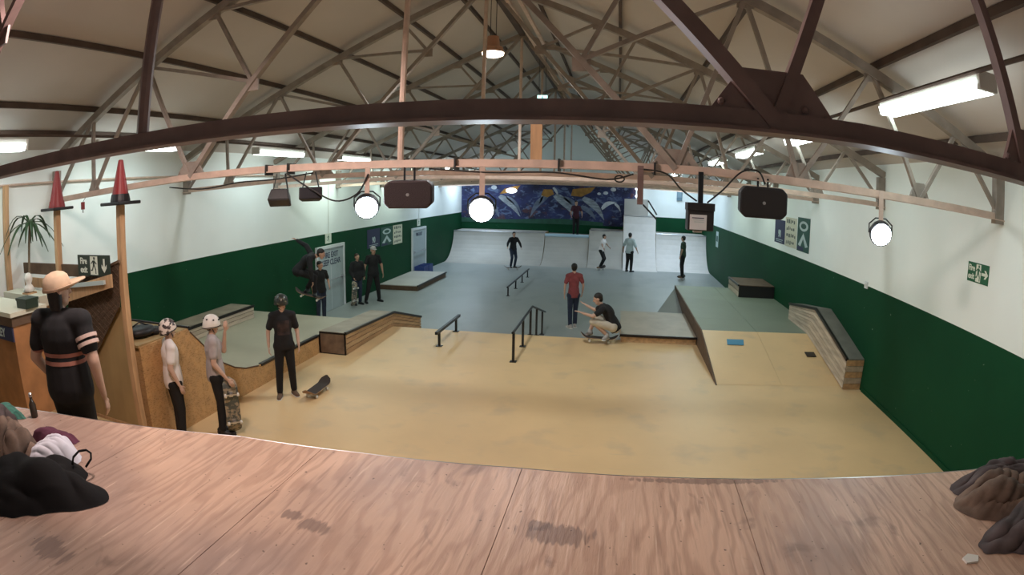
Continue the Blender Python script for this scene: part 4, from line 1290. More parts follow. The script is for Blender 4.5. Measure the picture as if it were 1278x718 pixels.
def cloth_heap(name, label, cat, loc, rz, size, m, seed, h, main=0.3, waves=5.0, amp=0.05, tip=0.0, spread=0.5):
    """garment thrown down in a heap: a low mound of cloth gathered into rolling folds, its hem flat on the deck"""
    t = thing(name, label, cat, loc, rz)
    rnd = random.Random(seed)
    off = V((seed * 3.7, seed * 1.3, 0))
    sx, sy = size
    n, mm = 110, 44
    W_ = []
    for k in range(4):
        d = main + (rnd.uniform(-spread, spread) if k else 0)
        W_.append((math.cos(d), math.sin(d), waves * (1, 0.62, 1.75, 2.9)[k] / max(sx, sy), amp * (1.0, 0.8, 0.42, 0.2)[k], rnd.uniform(0, 6.28)))
    vs = []; fs = []
    for i in range(mm + 1):
        s_ = i / mm
        for k in range(n):
            a = 2 * PI * k / n
            e = 1 + 0.30 * noise.noise(V((math.cos(a) * 1.1, math.sin(a) * 1.1, seed))) + 0.10 * noise.noise(V((math.cos(a) * 3, math.sin(a) * 3, seed + 5)))
            e += tip * math.exp(-(((a + PI) % (2 * PI) - PI) / 0.38) ** 2)
            x, y = s_ * e * sx * math.cos(a), s_ * e * sy * math.sin(a)
            env = min(1.0, (1 - s_) * 3.2)
            p = V((x, y, 0))
            z = h * (1 - s_ ** 2.4) * (0.75 + 0.45 * noise.noise(p * 3.0 + off)) + 0.02 * env
            wx = 0.30 * max(sx, sy) * noise.noise(p * 2.6 + off + V((9, 0, 0))); wy = 0.30 * max(sx, sy) * noise.noise(p * 2.6 + off + V((0, 9, 0)))
            X, Y = x, y
            for cx, cy, f, A, ph in W_:
                am = A * env * max(0.15, 0.6 + 0.9 * noise.noise(p * 3.4 + off + V((ph, 0, 0))))
                q = 2 * PI * f * ((x + wx) * cx + (y + wy) * cy) / 2 + ph
                z += am * math.sin(q)
                X -= am * 0.85 * math.cos(q) * cx; Y -= am * 0.85 * math.cos(q) * cy
            vs.append((X, Y, max(z, 0.003) if i < mm else 0.003))
    for i in range(mm):
        for k in range(n):
            k2 = (k + 1) % n
            fs.append((i * n + k, (i + 1) * n + k, (i + 1) * n + k2, i * n + k2))
    link('cloth', MB().add(vs, fs).mesh('cloth', m, True), t)
    return t


M_cl_black = mat('black_nylon', (0.005, 0.0045, 0.005), 0.8, spec=0.2)
M_cl_brown = mat('brown_fleece', (0.20, 0.135, 0.10), 0.95, var=0.5, scale=7)
M_cl_dark = mat('grey_brown_fleece', (0.11, 0.085, 0.085), 0.95, var=0.5, scale=7)
M_cl_white = mat('white_cotton', (0.68, 0.68, 0.76), 0.9, var=0.1, scale=5)
M_cl_plum = mat('plum_cloth', (0.12, 0.03, 0.06), 0.9, var=0.4, scale=7)

t = cloth_heap('backpack', 'black bag with a loop handle lying on the left of the deck', 'bag', (-3.02, 1.46, DZ), 0.5, (0.44, 0.36), M_cl_black, 4, 0.19, 1.2, 2.2, 0.03, 0.30)
MB().tube([(0.28, 0.20, 0.09), (0.28, 0.24, 0.12), (0.31, 0.29, 0.14), (0.36, 0.31, 0.14), (0.40, 0.29, 0.13), (0.41, 0.25, 0.11), (0.38, 0.20, 0.08)], 0.008, 6).build('loop_handle', M_cl_black, t, True)
cloth_heap('jacket', 'brown fleece jacket heaped beside the black bag', 'jacket', (-3.60, 1.62, DZ), 0.3, (0.34, 0.32), M_cl_brown, 9, 0.27, 0.2, 6.5, 0.04)
cloth_heap('white_shirt', 'white cloth tucked between the brown jacket and the black bag', 'shirt', (-3.20, 1.82, DZ), 0.9, (0.21, 0.18), M_cl_white, 12, 0.19, 1.2, 4.0, 0.018)
cloth_heap('scarf', 'plum and dark cloth behind the white shirt', 'cloth', (-3.50, 2.05, DZ), 0.4, (0.22, 0.10), M_cl_plum, 15, 0.10, 0.2, 3.0, 0.022)
cloth_heap('grey_hoodie', 'grey hoodie at the left edge of the deck', 'hoodie', (-4.05, 1.80, DZ), 0.1, (0.28, 0.22), M_cl_dark, 16, 0.2, 0.6, 6.0, 0.035)
cloth_heap('teal_cloth', 'teal striped cloth on the deck in front of the man with the hat', 'cloth', (-4.42, 2.08, DZ), 0.25, (0.30, 0.12), M_teal_mat, 18, 0.05, 0.1, 3.0, 0.02)
cloth_heap('brown_jacket', 'brown fleece jacket heaped at the right end of the deck', 'jacket', (2.52, 2.40, DZ), -0.3, (0.40, 0.27), M_cl_brown, 21, 0.17, 1.5, 7.5, 0.045, 0.0, 0.8)
cloth_heap('dark_jacket', 'dark grey jacket lying behind the brown one at right', 'jacket', (2.70, 2.66, DZ), 0.05, (0.52, 0.15), M_cl_dark, 23, 0.15, 1.5, 8.0, 0.035)
cloth_heap('black_jacket', 'dark jacket in the bottom right corner of the deck', 'jacket', (2.50, 2.06, DZ), 0.2, (0.46, 0.22), M_cl_dark, 25, 0.12, 1.4, 8.0, 0.045)
t = thing('wood_chip', 'small pale scrap of wood on the right of the deck', 'scrap', (1.92, 1.92, DZ))
MB().prism([(-0.045, -0.03, 0), (0.03, -0.04, 0), (0.06, 0.01, 0), (0.0, 0.045, 0), (-0.05, 0.02, 0)], (0, 0, 0.012)).build('chip', M_wheel, t)
t = thing('drink_bottle', 'small dark glass bottle with a pale cap at the left edge of the deck', 'bottle', (-4.06, 2.22, DZ))
MB().lathe([(0.03, 0), (0.034, 0.01), (0.034, 0.10), (0.014, 0.14), (0.013, 0.17)], (0, 0, 0), 14).build('glass', mat('bottle_glass', (0.05, 0.04, 0.03), 0.1), t, True)
MB().lathe([(0.017, 0.165), (0.017, 0.19), (0.012, 0.195)], (0, 0, 0), 14).build('cap', M_chrome, t)

# ================================================================== SKATEBOARDS
def make_board(name, label, m_bottom, M):
    """0.8 m skateboard, x along its length, wheels down; M = world matrix"""
    t = thing(name, label, 'skateboard')
    t.matrix_world = M
    n = 20
    sec = []
    for i in range(n + 1):
        x = -0.4 + 0.8 * i / n
        e = max(0.0, abs(x) - 0.25)
        z = 0.095 + 0.9 * e * e / 0.3 * 1.0 + (0.18 * e)
        k = max(0.0, (abs(x) - 0.30) / 0.10)
        hw = 0.102 * math.sqrt(max(0.02, 1 - k * k))
        sec.append((x, z, hw))
    for nm, z0, z1, mm in (('deck', -0.011, 0.0, m_bottom), ('grip_tape', 0.0, 0.002, M_grip)):
        b = MB(); vs = []; fs = []
        for x, z, hw in sec:
            vs += [(x, -hw, z + z0), (x, hw, z + z0), (x, hw, z + z1), (x, -hw, z + z1)]
        for i in range(n):
            for k in range(4):
                k2 = (k + 1) % 4
                fs.append((i * 4 + k, i * 4 + k2, i * 4 + 4 + k2, i * 4 + 4 + k))
        fs += [(0, 1, 2, 3), (n * 4 + 3, n * 4 + 2, n * 4 + 1, n * 4)]
        b.add(vs, fs).build(nm, mm, t)
    for sx in (-0.2, 0.2):
        b = MB().box((sx - 0.04, -0.028, 0.072), (sx + 0.04, 0.028, 0.085)).bar((sx, -0.075, 0.045), (sx, 0.075, 0.045), 0.018, 0.02).box((sx - 0.015, -0.02, 0.04), (sx + 0.015, 0.02, 0.075))
        tr_ = b.build('truck', M_chrome, t)
        for sy in (-1, 1):
            wv = MB().lathe([(0.018, -0.017), (0.026, -0.012), (0.027, 0.012), (0.018, 0.017)], (0, 0, 0), 14)
            wv.v = [(sx + x, sy * 0.088 + z, 0.045 - 0.017 + y) for x, y, z in wv.v]
            wv.build('wheel', M_wheel, tr_, False)
    return t


# ================================================================== PEOPLE
SKIN = mat('skin', (0.50, 0.29, 0.20), 0.55, var=0.08, scale=8)
SKIN2 = mat('skin_pale', (0.56, 0.36, 0.27), 0.55, var=0.08, scale=8)
M_eye = mat('eye_dark', (0.02, 0.015, 0.012), 0.3)
M_lip = mat('lips', (0.35, 0.12, 0.10), 0.5)


def stand(h=1.75, lean=0.0, spread=0.10, la=None, ra=None, lk=None, rk=None, lf=None, rf=None, hy=0.0, hp=0.0, yaw=0.0):
    """joints of a standing figure facing +Y; arms given as (elbow, wrist) offsets from the shoulder, x outward"""
    s = h / 1.75
    J = {}
    J['pel'] = V((0, 0, 0.94)); J['che'] = V((0, lean * 0.36, 1.30)); J['nec'] = V((0, lean * 0.52, 1.47)); J['hed'] = V((0, lean * 0.62 + 0.02, 1.635))
    for sd, arm, kn, ft in (('l', la, lk, lf), ('r', ra, rk, rf)):
        sg = -1 if sd == 'l' else 1
        sh = V((sg * 0.175, lean * 0.48, 1.42)); J['sh' + sd] = sh
        el, wr = arm or ((0.07, -0.02, -0.28), (0.09, 0.05, -0.52))
        J['el' + sd] = sh + V((sg * el[0], el[1], el[2])); J['wr' + sd] = sh + V((sg * wr[0], wr[1], wr[2]))
        J['hi' + sd] = V((sg * 0.085, 0, 0.90))
        a = V(ft) if ft else V((sg * spread, -0.01, 0.085)); J['an' + sd] = a
        J['kn' + sd] = V(kn) if kn else (J['hi' + sd] + a) / 2 + V((0, 0.035, 0.02))
        J['to' + sd] = a + V((sg * 0.035, 0.15, -0.05))
    J = {k: v * s for k, v in J.items()}
    J['_s'] = s; J['_hy'] = hy; J['_hp'] = hp
    J['_f'] = V((0, 1, 0))
    return J


def hand(b, wr, el, s, curl=0.5, side=1, fdir=None):
    d = (wr - el).normalized()
    ref = V(fdir) if fdir else V((0, 1, 0))
    n = d.cross(ref)
    if n.length < 0.1:
        n = d.cross(V((1, 0, 0)))
    n = n.normalized() * side          # palm normal, towards the body
    f = n.cross(d).normalized()        # across the palm
    if f.dot(ref) < 0:
        f = -f
    p1 = wr + d * 0.03 * s; p2 = wr + d * 0.085 * s
    b.cone(p1, p2, 0.026 * s, 0.032 * s, (n, 0.5), 10)
    for k, (off, L) in enumerate(((0.030, 0.075), (0.011, 0.085), (-0.009, 0.080), (-0.028, 0.062))):
        base = p2 + f * off * s
        c1 = curl * 0.7
        d1 = (d * math.cos(c1) + n * math.sin(c1)).normalized(); d2 = (d * math.cos(c1 * 2.2) + n * math.sin(c1 * 2.2)).normalized()
        m_ = base + d1 * L * 0.55 * s; e_ = m_ + d2 * L * 0.5 * s
        b.cone(base, m_, 0.0095 * s, 0.009 * s, None, 8); b.cone(m_, e_, 0.009 * s, 0.0075 * s, None, 8)
    tb = wr + d * 0.035 * s + f * 0.024 * s
    td = (d * 0.65 + f * 0.7 + n * 0.25).normalized()
    tm = tb + td * 0.042 * s
    b.cone(tb, tm, 0.013 * s, 0.011 * s, None, 8); b.cone(tm, tm + (d * 0.9 + f * 0.25 + n * 0.25).normalized() * 0.034 * s, 0.0105 * s, 0.008 * s, None, 8)


def person(label, loc, rz, J, shirt=None, long_sleeve=False, trousers=None, shorts=False, shoes=None, hair=None, skin=None, vox=0.010, head='hair', tilt=None, girth=1.0, group=None, sleeve=0.62, curl=0.5):
    t = thing('person', label, 'person', loc, rz, group)
    s = J['_s']; F = J['_f']; g = girth
    skin = skin or SKIN
    side = V((1, 0, 0))
    dep = 0.72
    up = (J['nec'] - J['pel']).normalized()
    fw = up.cross(side).cross(up) if False else F
    # ---- body
    b = MB()
    def torso(b, e):
        sl, sr = J['shl'], J['shr']
        ax = (sr - sl).normalized()
        dirn = ax.cross(up).normalized()
        b.cone(J['hil'] * 0.95 + J['pel'] * 0.05, J['hir'] * 0.95 + J['pel'] * 0.05, 0.098 * s * g + e, 0.098 * s * g + e, (dirn, 0.95))
        wst = J['pel'].lerp(J['che'], 0.45)
        b.cone(J['pel'], wst, 0.142 * s * g + e, 0.130 * s * g + e, (dirn, dep))
        b.cone(wst, J['che'], 0.130 * s * g + e, 0.155 * s * g + e, (dirn, dep))
        b.cone(J['che'], J['che'].lerp(J['nec'], 0.55), 0.155 * s * g + e, 0.10 * s * g + e, (dirn, dep))
        b.cone(sl, sr, 0.058 * s * g + e, 0.058 * s * g + e, (dirn, 0.95))
        for q in (sl, sr):
            b.cone(q, J['nec'] * 0.75 + q * 0.25, 0.05 * s + e, 0.05 * s + e)
    torso(b, 0)
    b.cone(J['nec'] - up * 0.03 * s, J['hed'], 0.052 * s, 0.05 * s)
    for q in 'lr':
        b.cone(J['sh' + q], J['el' + q], 0.052 * s * g, 0.040 * s * g)
        b.cone(J['el' + q], J['wr' + q], 0.040 * s * g, 0.026 * s)
        hand(b, J['wr' + q], J['el' + q], s, curl, 1 if q == 'l' else -1)
        b.cone(J['hi' + q], J['kn' + q], 0.083 * s * g, 0.056 * s * g)
        b.cone(J['kn' + q], J['kn' + q].lerp(J['an' + q], 0.35), 0.055 * s * g, 0.056 * s * g)
        b.cone(J['kn' + q].lerp(J['an' + q], 0.35), J['an' + q], 0.056 * s * g, 0.036 * s)
        b.cone(J['an' + q] + V((0, 0, -0.03 * s)), J['to' + q] + (J['an' + q] - J['to' + q]) * 0.2, 0.030 * s, 0.018 * s)
    # ---- head frame
    Hm = Matrix.Rotation(J['_hy'], 3, 'Z') @ Matrix.Rotation(J['_hp'], 3, 'X')
    if '_hm' in J:
        Hm = J['_hm']
    hc = J['hed']
    def hp_(x, y, z):
        return hc + Hm @ V((x * s, y * s, z * s))
    hb = MB()
    hb.ball(hp_(0, -0.01, 0.025), 0.1 * s, (0.78, 0.96, 0.93), 18, 12, Hm)
    hb.cone(hp_(0, 0.03, -0.03), hp_(0, 0.05, -0.085), 0.062 * s, 0.032 * s)
    hb.cone(hp_(-0.03, 0.035, -0.07), hp_(0.03, 0.035, -0.07), 0.03 * s, 0.03 * s)
    hb.cone(hp_(0, 0.088, 0.02), hp_(0, 0.104, -0.018), 0.010 * s, 0.016 * s)
    hb.cone(hp_(-0.035, 0.078, 0.03), hp_(0.035, 0.078, 0.03), 0.014 * s, 0.014 * s)
    for sx in (-1, 1):
        hb.ball(hp_(sx * 0.078, -0.005, -0.005), 0.03 * s, (0.35, 0.7, 1.05), 10, 8, Hm)
    b.v += []
    o_ = len(b.v); b.v += hb.v; b.f += [tuple(i + o_ for i in f) for f in hb.f]; b.mi += hb.mi
    me = remesh(b, vox, 4)
    me.materials.append(skin)
    body = link('body', me, t)
    for sx in (-1, 1):
        MB().ball(hp_(sx * 0.031, 0.0835, 0.012), 0.011 * s, (1.2, 0.6, 0.7), 10, 6, Hm).build('eye', M_eye, t, True)
    MB().ball(hp_(0, 0.088, -0.056), 0.02 * s, (1.2, 0.35, 0.35), 10, 6, Hm).build('mouth', M_lip, t, True)
    # ---- clothes
    if trousers:
        b = MB()
        e = 0.017 * s
        wst = J['pel'].lerp(J['che'], 0.25)
        sl, sr = J['shl'], J['shr']; dirn = (sr - sl).normalized().cross(up).normalized()
        b.cone(J['pel'], wst, 0.142 * s * g + e, 0.136 * s * g + e, (dirn, dep + 0.04))
        b.cone(J['hil'], J['hir'], 0.098 * s * g + e, 0.098 * s * g + e, (dirn, 0.98))
        for q in 'lr':
            b.cone(J['hi' + q], J['kn' + q], 0.083 * s * g + e, 0.056 * s * g + e * (1.6 if shorts else 1.1))
            if not shorts:
                b.cone(J['kn' + q], J['an' + q] + (J['kn' + q] - J['an' + q]).normalized() * 0.02, 0.056 * s * g + e, 0.044 * s + e * 0.9)
            else:
                b.cone(J['kn' + q], J['kn' + q] + (J['kn' + q] - J['hi' + q]).normalized() * 0.02, 0.058 * s * g + e, 0.06 * s * g + e)
        me = remesh(b, max(vox, 0.011), 5); me.materials.append(trousers)
        link('shorts' if shorts else 'trousers', me, t)
    if shirt:
        b = MB(); torso(b, 0.018 * s)
        wst = J['pel'].lerp(J['che'], 0.35)
        sl, sr = J['shl'], J['shr']; dirn = (sr - sl).normalized().cross(up).normalized()
        b.cone(wst, J['pel'] - up * 0.02 * s, 0.148 * s * g + 0.02 * s, 0.160 * s * g + 0.02 * s, (dirn, dep + 0.05))
        for q in 'lr':
            if long_sleeve:
                b.cone(J['sh' + q], J['el' + q], 0.052 * s * g + 0.024 * s, 0.042 * s * g + 0.022 * s)
                b.cone(J['el' + q], J['wr' + q], 0.042 * s * g + 0.022 * s, 0.030 * s + 0.012 * s)
            else:
                m_ = J['sh' + q].lerp(J['el' + q], sleeve)
                b.cone(J['sh' + q], m_, 0.052 * s * g + 0.012 * s, 0.048 * s * g + 0.016 * s)
        # open the hem and sleeves a little below by trimming the rounded ends
        me = remesh(b, max(vox, 0.011), 5); me.materials.append(shirt)
        bm = bmesh.new(); bm.from_mesh(me)
        cutp = J['pel'] - up * 0.10 * s
        bmesh.ops.bisect_plane(bm, geom=bm.verts[:] + bm.edges[:] + bm.faces[:], plane_co=cutp, plane_no=-up, clear_outer=True)
        nk = J['nec'] + up * 0.05 * s
        bmesh.ops.bisect_plane(bm, geom=bm.verts[:] + bm.edges[:] + bm.faces[:], plane_co=nk, plane_no=up, clear_outer=True) if J.get('_trimneck', True) else None
        bm.to_mesh(me); bm.free()
        link('shirt', me, t)
    for q in 'lr':
        a = J['an' + q]; to = J['to' + q]
        fd = (to - a); fd = fd - V((0, 0, 0)) ; 
        ax = J.get('_up' + q, V((0, 0, 1)))
        fl = (fd - ax * fd.dot(ax)).normalized()
        b = MB()
        so = a - ax * 0.055 * s
        b.cone(so - fl * 0.045 * s, so + fl * 0.06 * s, 0.050 * s, 0.052 * s, (ax, 0.95))
        b.cone(so + fl * 0.06 * s, so + fl * 0.165 * s, 0.052 * s, 0.042 * s, (ax, 0.78))
        b.cone(a + ax * 0.01 * s - fl * 0.01 * s, so, 0.052 * s, 0.05 * s)
        me = remesh(b, max(vox, 0.009), 3); me.materials.append(shoes or M_black_plastic)
        sh = link('shoe', me, t)
        sb_ = MB()
        sb_.cone(so - fl * 0.048 * s - ax * 0.028 * s, so + fl * 0.16 * s - ax * 0.028 * s, 0.053 * s, 0.046 * s, (ax, 0.3))
        sb_.build('sole', M_wheel if shoes is not M_black_plastic else M_black_plastic, sh, True)
    # ---- head wear
    Mh = Hm.to_4x4(); Mh.translation = hc
    def place(mb):
        mb.v = [tuple(Mh @ (V(v) * s)) for v in mb.v]; return mb
    if head == 'hair' and hair:
        h_ = MB()
        h_.ball((0, -0.022, 0.045), 0.1, (0.83, 0.98, 0.86), 18, 12)
        h_.ball((0, -0.045, -0.005), 0.085, (0.88, 0.75, 0.95), 16, 10)
        place(h_)
        me = remesh(h_, 0.01, 3); me.materials.append(hair)
        link('hair', me, t)
    elif head in ('helmet', 'white_helmet', 'patterned_helmet', 'dark_helmet'):
        mh = {'white_helmet': mat('white_helmet_shell', (0.78, 0.74, 0.70), 0.35), 'patterned_helmet': mat('patterned_helmet_shell', (0.75, 0.66, 0.60), 0.4, col2=(0.06, 0.04, 0.04), scale=14, lo=0.47, hi=0.52),
              'dark_helmet': mat('dark_helmet_shell', (0.03, 0.035, 0.03), 0.35, col2=(0.22, 0.2, 0.12), scale=16, lo=0.38, hi=0.44)}[head]
        prof = [(0.126, -0.035), (0.131, -0.02), (0.128, 0.03), (0.112, 0.082), (0.08, 0.122), (0.04, 0.142), (0.005, 0.148)]
        L = MB().lathe(prof, (0, 0, 0), 24)
        L.v = [(x * 0.9, y * 1.06 - 0.008, z + 0.01 + (0.02 * max(0, y) / 0.13 if z < 0 else 0) - (0.03 * max(0, -y) / 0.13 if z < 0 else 0)) for x, y, z in L.v]
        hm = place(L).build('helmet', mh, t, True)
        for a in range(7):
            an = a * 2 * PI / 7 + 0.3
            for (rr, zz, q) in ((0.112, 0.085, 0), ):
                v_ = MB().ball((rr * 0.9 * math.cos(an), rr * 1.06 * math.sin(an) - 0.008, zz + 0.008), 0.016, (1, 1, 0.75), 10, 6)
                place(v_).build('vent', M_black_plastic, hm, True)
        L = MB().lathe([(0.131, -0.03), (0.134, -0.024), (0.131, -0.016)], (0, 0, 0), 24)
        L.v = [(x * 0.9, y * 1.06 - 0.008, z + 0.01 + 0.02 * max(0, y) / 0.13 - 0.03 * max(0, -y) / 0.13) for x, y, z in L.v]
        place(L).build('rim', M_black_plastic, hm, True)
        st = MB()
        for sx in (-1, 1):
            st.tube([(sx * 0.10, 0.0, -0.01), (sx * 0.075, 0.03, -0.07), (0.0, 0.045, -0.122)], 0.007, 6)
        place(st).build('strap', M_black_plastic, hm)
        h_ = MB(); h_.ball((0, -0.04, -0.03), 0.075, (0.95, 0.8, 0.7), 14, 8)
        place(h_).build('hair', hair or M_eye, t, True)
    elif head == 'cap':
        mc = J.get('_cap') or M_cl_white
        L = MB().lathe([(0.098, 0.03), (0.1, 0.045), (0.094, 0.09), (0.065, 0.125), (0.02, 0.142)], (0, -0.005, 0), 20)
        L.v = [(x * 0.9, y * 1.05, z) for x, y, z in L.v]
        cp = place(L).build('cap', mc, t, True)
        br = MB().prism([(-0.07, 0.07, 0.035), (-0.06, 0.13, 0.03), (-0.02, 0.165, 0.026), (0.02, 0.165, 0.026), (0.06, 0.13, 0.03), (0.07, 0.07, 0.035)], (0, 0, 0.008))
        place(br).build('peak', mc, cp)
        h_ = MB(); h_.ball((0, -0.035, -0.01), 0.08, (0.95, 0.85, 0.7), 14, 8)
        place(h_).build('hair', hair or M_eye, t, True)
    return t


def cloth(name, c, v=0.25):
    return mat(name, c, 0.9, var=v, scale=9)


M_tee_white = cloth('white_tee', (0.82, 0.76, 0.74), 0.08)
M_tee_grey = cloth('grey_tee', (0.44, 0.39, 0.39), 0.15)
M_tee_black = cloth('black_tee', (0.012, 0.012, 0.014))
M_jean_black = cloth('black_jeans', (0.012, 0.011, 0.012))
M_jean_blue = cloth('dark_blue_jeans', (0.02, 0.03, 0.06))
M_tee_red = cloth('dusty_red_tee', (0.26, 0.06, 0.065))
M_tee_plum = cloth('plum_tee', (0.07, 0.018, 0.03))
M_tee_green = cloth('olive_tee', (0.035, 0.06, 0.035))
M_tee_pale = cloth('pale_grey_shirt', (0.50, 0.58, 0.58), 0.1)
M_short = cloth('cream_shorts', (0.60, 0.54, 0.44), 0.15)
M_hair_dark = mat('dark_hair', (0.012, 0.009, 0.007), 0.6, var=0.4, scale=30)
M_hair_brown = mat('brown_hair', (0.06, 0.03, 0.018), 0.6, var=0.4, scale=30)
M_hair_grey = mat('grey_hair', (0.42, 0.40, 0.40), 0.6, var=0.2, scale=30)
M_shoe_brown = cloth('brown_suede_shoe', (0.16, 0.10, 0.065))
M_shoe_pale = cloth('pale_shoe', (0.42, 0.40, 0.38))

# boy in a white tee and patterned helmet
J = stand(1.62, la=((0.05, -0.05, -0.27), (0.05, 0.0, -0.50)), ra=((0.06, -0.06, -0.27), (0.10, 0.03, -0.49)), hy=0.05, hp=0.12, spread=0.08)
person('person in a white tee and patterned helmet, standing left by the OSB wall', (-5.27, 5.28, 0), -0.62, J, M_tee_white, False, M_jean_black, False, M_black_plastic, M_hair_brown, SKIN2, 0.0085, 'patterned_helmet', girth=1.12)
# boy in a grey tee holding a board
J = stand(1.60, la=((0.04, 0.17, -0.22), (-0.07, 0.21, 0.08)), ra=((0.06, -0.02, -0.28), (0.10, 0.15, -0.50)), hy=-0.1, hp=-0.1, spread=0.08)
person('person in a grey tee and white helmet, holding an upright skateboard', (-4.90, 5.78, 0), -0.85, J, M_tee_grey, False, M_jean_black, False, M_black_plastic, M_hair_brown, SKIN2, 0.0085, 'white_helmet', girth=1.1)
# man in black with a helmet
J = stand(1.58, la=((0.08, -0.03, -0.28), (0.08, 0.10, -0.50)), ra=((0.09, -0.02, -0.27), (0.10, 0.08, -0.50)), hy=0.5, hp=-0.15, spread=0.15, lf=(-0.12, -0.04, 0.085), rf=(0.15, 0.05, 0.085))
pm = person('person in black tee and jeans with a dark helmet, standing beside a skateboard', (-4.83, 7.48, 0), -2.5, J, M_tee_black, False, M_jean_black, False, M_shoe_brown, M_hair_brown, SKIN2, 0.0085, 'dark_helmet', sleeve=0.7)
M_print = mat('tee_print', (0.055, 0.032, 0.03), 0.9, col2=(0.015, 0.013, 0.014), scale=14)


def shirt_patch(p, name, m, lo, hi, lift=0.004):
    """lift the part of a shirt inside a box off the cloth as a print of its own"""
    so = [c for c in p.children if c.name.startswith('shirt')][0]
    bm = bmesh.new(); bm.from_mesh(so.data)
    for i in range(3):
        for lim, sg in ((lo[i], -1), (hi[i], 1)):
            n = V((0, 0, 0)); n[i] = sg
            co = V((0, 0, 0)); co[i] = lim
            bmesh.ops.bisect_plane(bm, geom=bm.verts[:] + bm.edges[:] + bm.faces[:], plane_co=co, plane_no=n, clear_outer=True)
    bm.normal_update()
    for v in bm.verts:
        v.co += v.normal * lift
    me = bpy.data.meshes.new(name); bm.to_mesh(me); bm.free()
    me.materials.clear(); me.materials.append(m)
    return link(name, me, p)


shirt_patch(pm, 'chest_print', M_print, (-0.10, 0.02, 1.0), (0.09, 0.5, 1.22))

# skateboards
make_board('skateboard', 'dark skateboard on the tan floor by the feet of the person in black', M_deckwood,
           Matrix.Translation((-4.42, 7.72, 0.0)) @ Matrix.Rotation(1.62, 4, 'Z'))
make_board('skateboard', 'printed skateboard held upright by the person in the white helmet', M_deckart,
           Matrix.Translation((-4.66, 5.76, 0.42)) @ Matrix.Rotation(-0.75, 4, 'Z') @ Matrix.Rotation(-1.48, 4, 'Y') @ Matrix.Translation((0, 0, -0.09)))

# man in black standing by the door, and the second one
J = stand(1.62, la=((0.08, 0.0, -0.27), (0.03, 0.12, -0.45)), ra=((0.08, 0, -0.27), (0.03, 0.12, -0.45)), hy=0.2)
person('person in dark clothes by the near left door, holding a board on end', (-7.95, 16.95, ZF), -2.25, J, M_tee_black, True, M_jean_blue, False, M_black_plastic, M_hair_brown, SKIN, 0.014, girth=1.1)
make_board('skateboard', 'skateboard standing on end in front of the person by the near left door', M_deckart,
           Matrix.Translation((-7.72, 16.35, ZF + 0.42)) @ Matrix.Rotation(-0.5, 4, 'Z') @ Matrix.Rotation(-1.45, 4, 'Y'))
J = stand(1.80, la=((0.12, 0.0, -0.27), (0.15, 0.03, -0.52)), ra=((0.12, 0, -0.27), (0.15, 0.03, -0.52)), hy=0.1, spread=0.2, rf=(0.28, 0.02, 0.085))
J['_cap'] = M_hair_grey
person('tall person in a black tee and pale cap against the green left wall', (-7.62, 17.5, ZF), -2.3, J, M_tee_black, False, M_jean_black, False, M_black_plastic, M_hair_grey, SKIN, 0.014, 'cap', girth=1.08)
# person standing behind the jumping skater
J = stand(1.68, la=((0.1, 0.0, -0.26), (0.05, 0.16, -0.40)), ra=((0.1, 0, -0.26), (0.12, 0.08, -0.5)), hy=0.5, hp=-0.1)
person('person in dark clothes standing behind the jumping skater', (-7.98, 14.5, ZF), -2.2, J, M_tee_black, False, M_jean_blue, False, M_black_plastic, M_hair_dark, SKIN, 0.013)
# red tee
J = stand(1.74, la=((0.08, -0.02, -0.27), (0.07, 0.02, -0.5)), ra=((0.09, 0.0, -0.26), (0.1, 0.1, -0.47)), hy=-0.3, spread=0.07, rf=(0.10, 0.12, 0.085))
person('person in a red tee and dark jeans standing just beyond the crest', (-1.06, 15.5, ZF + 0.0), 0.35, J, M_tee_red, False, M_jean_blue, False, M_shoe_pale, M_hair_dark, SKIN2, 0.012, girth=0.88)
# far skaters
J = stand(1.62, lean=0.15, la=((0.12, 0.1, -0.24), (0.14, 0.2, -0.4)), ra=((0.14, 0.05, -0.22), (0.2, 0.16, -0.35)), lk=(-0.10, 0.16, 0.50), rk=(0.1, 0.16, 0.50))
person('small figure in dark blue rolling in front of the left quarter pipe', (-4.6, 26.3, ZF + 0.10), -2.6, J, M_tee_black, True, M_jean_blue, False, M_black_plastic, M_hair_dark, SKIN, 0.016)
make_board('skateboard', 'skateboard under the dark blue figure before the left quarter pipe', M_deckwood, Matrix.Translation((-4.6, 26.33, ZF)) @ Matrix.Rotation(0.3, 4, 'Z'))
J = stand(1.78, la=((0.12, 0.06, -0.26), (0.10, 0.2, -0.42)), ra=((0.1, 0.06, -0.26), (0.1, 0.2, -0.42)), hy=0.3)
person('person in a plum tee standing on the quarter pipe deck before the mural', (-2.08, 30.4, 0.83), -2.9, J, M_tee_plum, False, M_jean_black, False, M_black_plastic, M_hair_dark, SKIN, 0.016)
J = stand(1.56, lean=0.22, la=((0.16, 0.06, -0.2), (0.24, 0.16, -0.34)), ra=((0.16, 0.06, -0.2), (0.24, 0.16, -0.34)), lk=(-0.10, 0.18, 0.48), rk=(0.1, 0.18, 0.48), hy=0.2)
person('small figure in a white tee rolling left of the tall extension', (-0.66, 27.6, ZF + 0.10), -1.9, J, M_tee_white, False, M_jean_black, False, M_black_plastic, M_hair_dark, SKIN, 0.016)
make_board('skateboard', 'skateboard under the small figure in the white tee', M_deckwood, Matrix.Translation((-0.64, 27.58, ZF)) @ Matrix.Rotation(1.2, 4, 'Z'))
J = stand(1.80, la=((0.14, 0.0, -0.26), (0.2, 0.06, -0.46)), ra=((0.14, 0.0, -0.26), (0.2, 0.06, -0.46)), spread=0.12, hy=0.2)
person('person in a pale loose shirt standing before the tall extension', (0.66, 27.3, ZF), -0.6, J, M_tee_pale, False, M_jean_black, False, M_black_plastic, M_hair_dark, SKIN, 0.016, girth=1.12, sleeve=0.95)
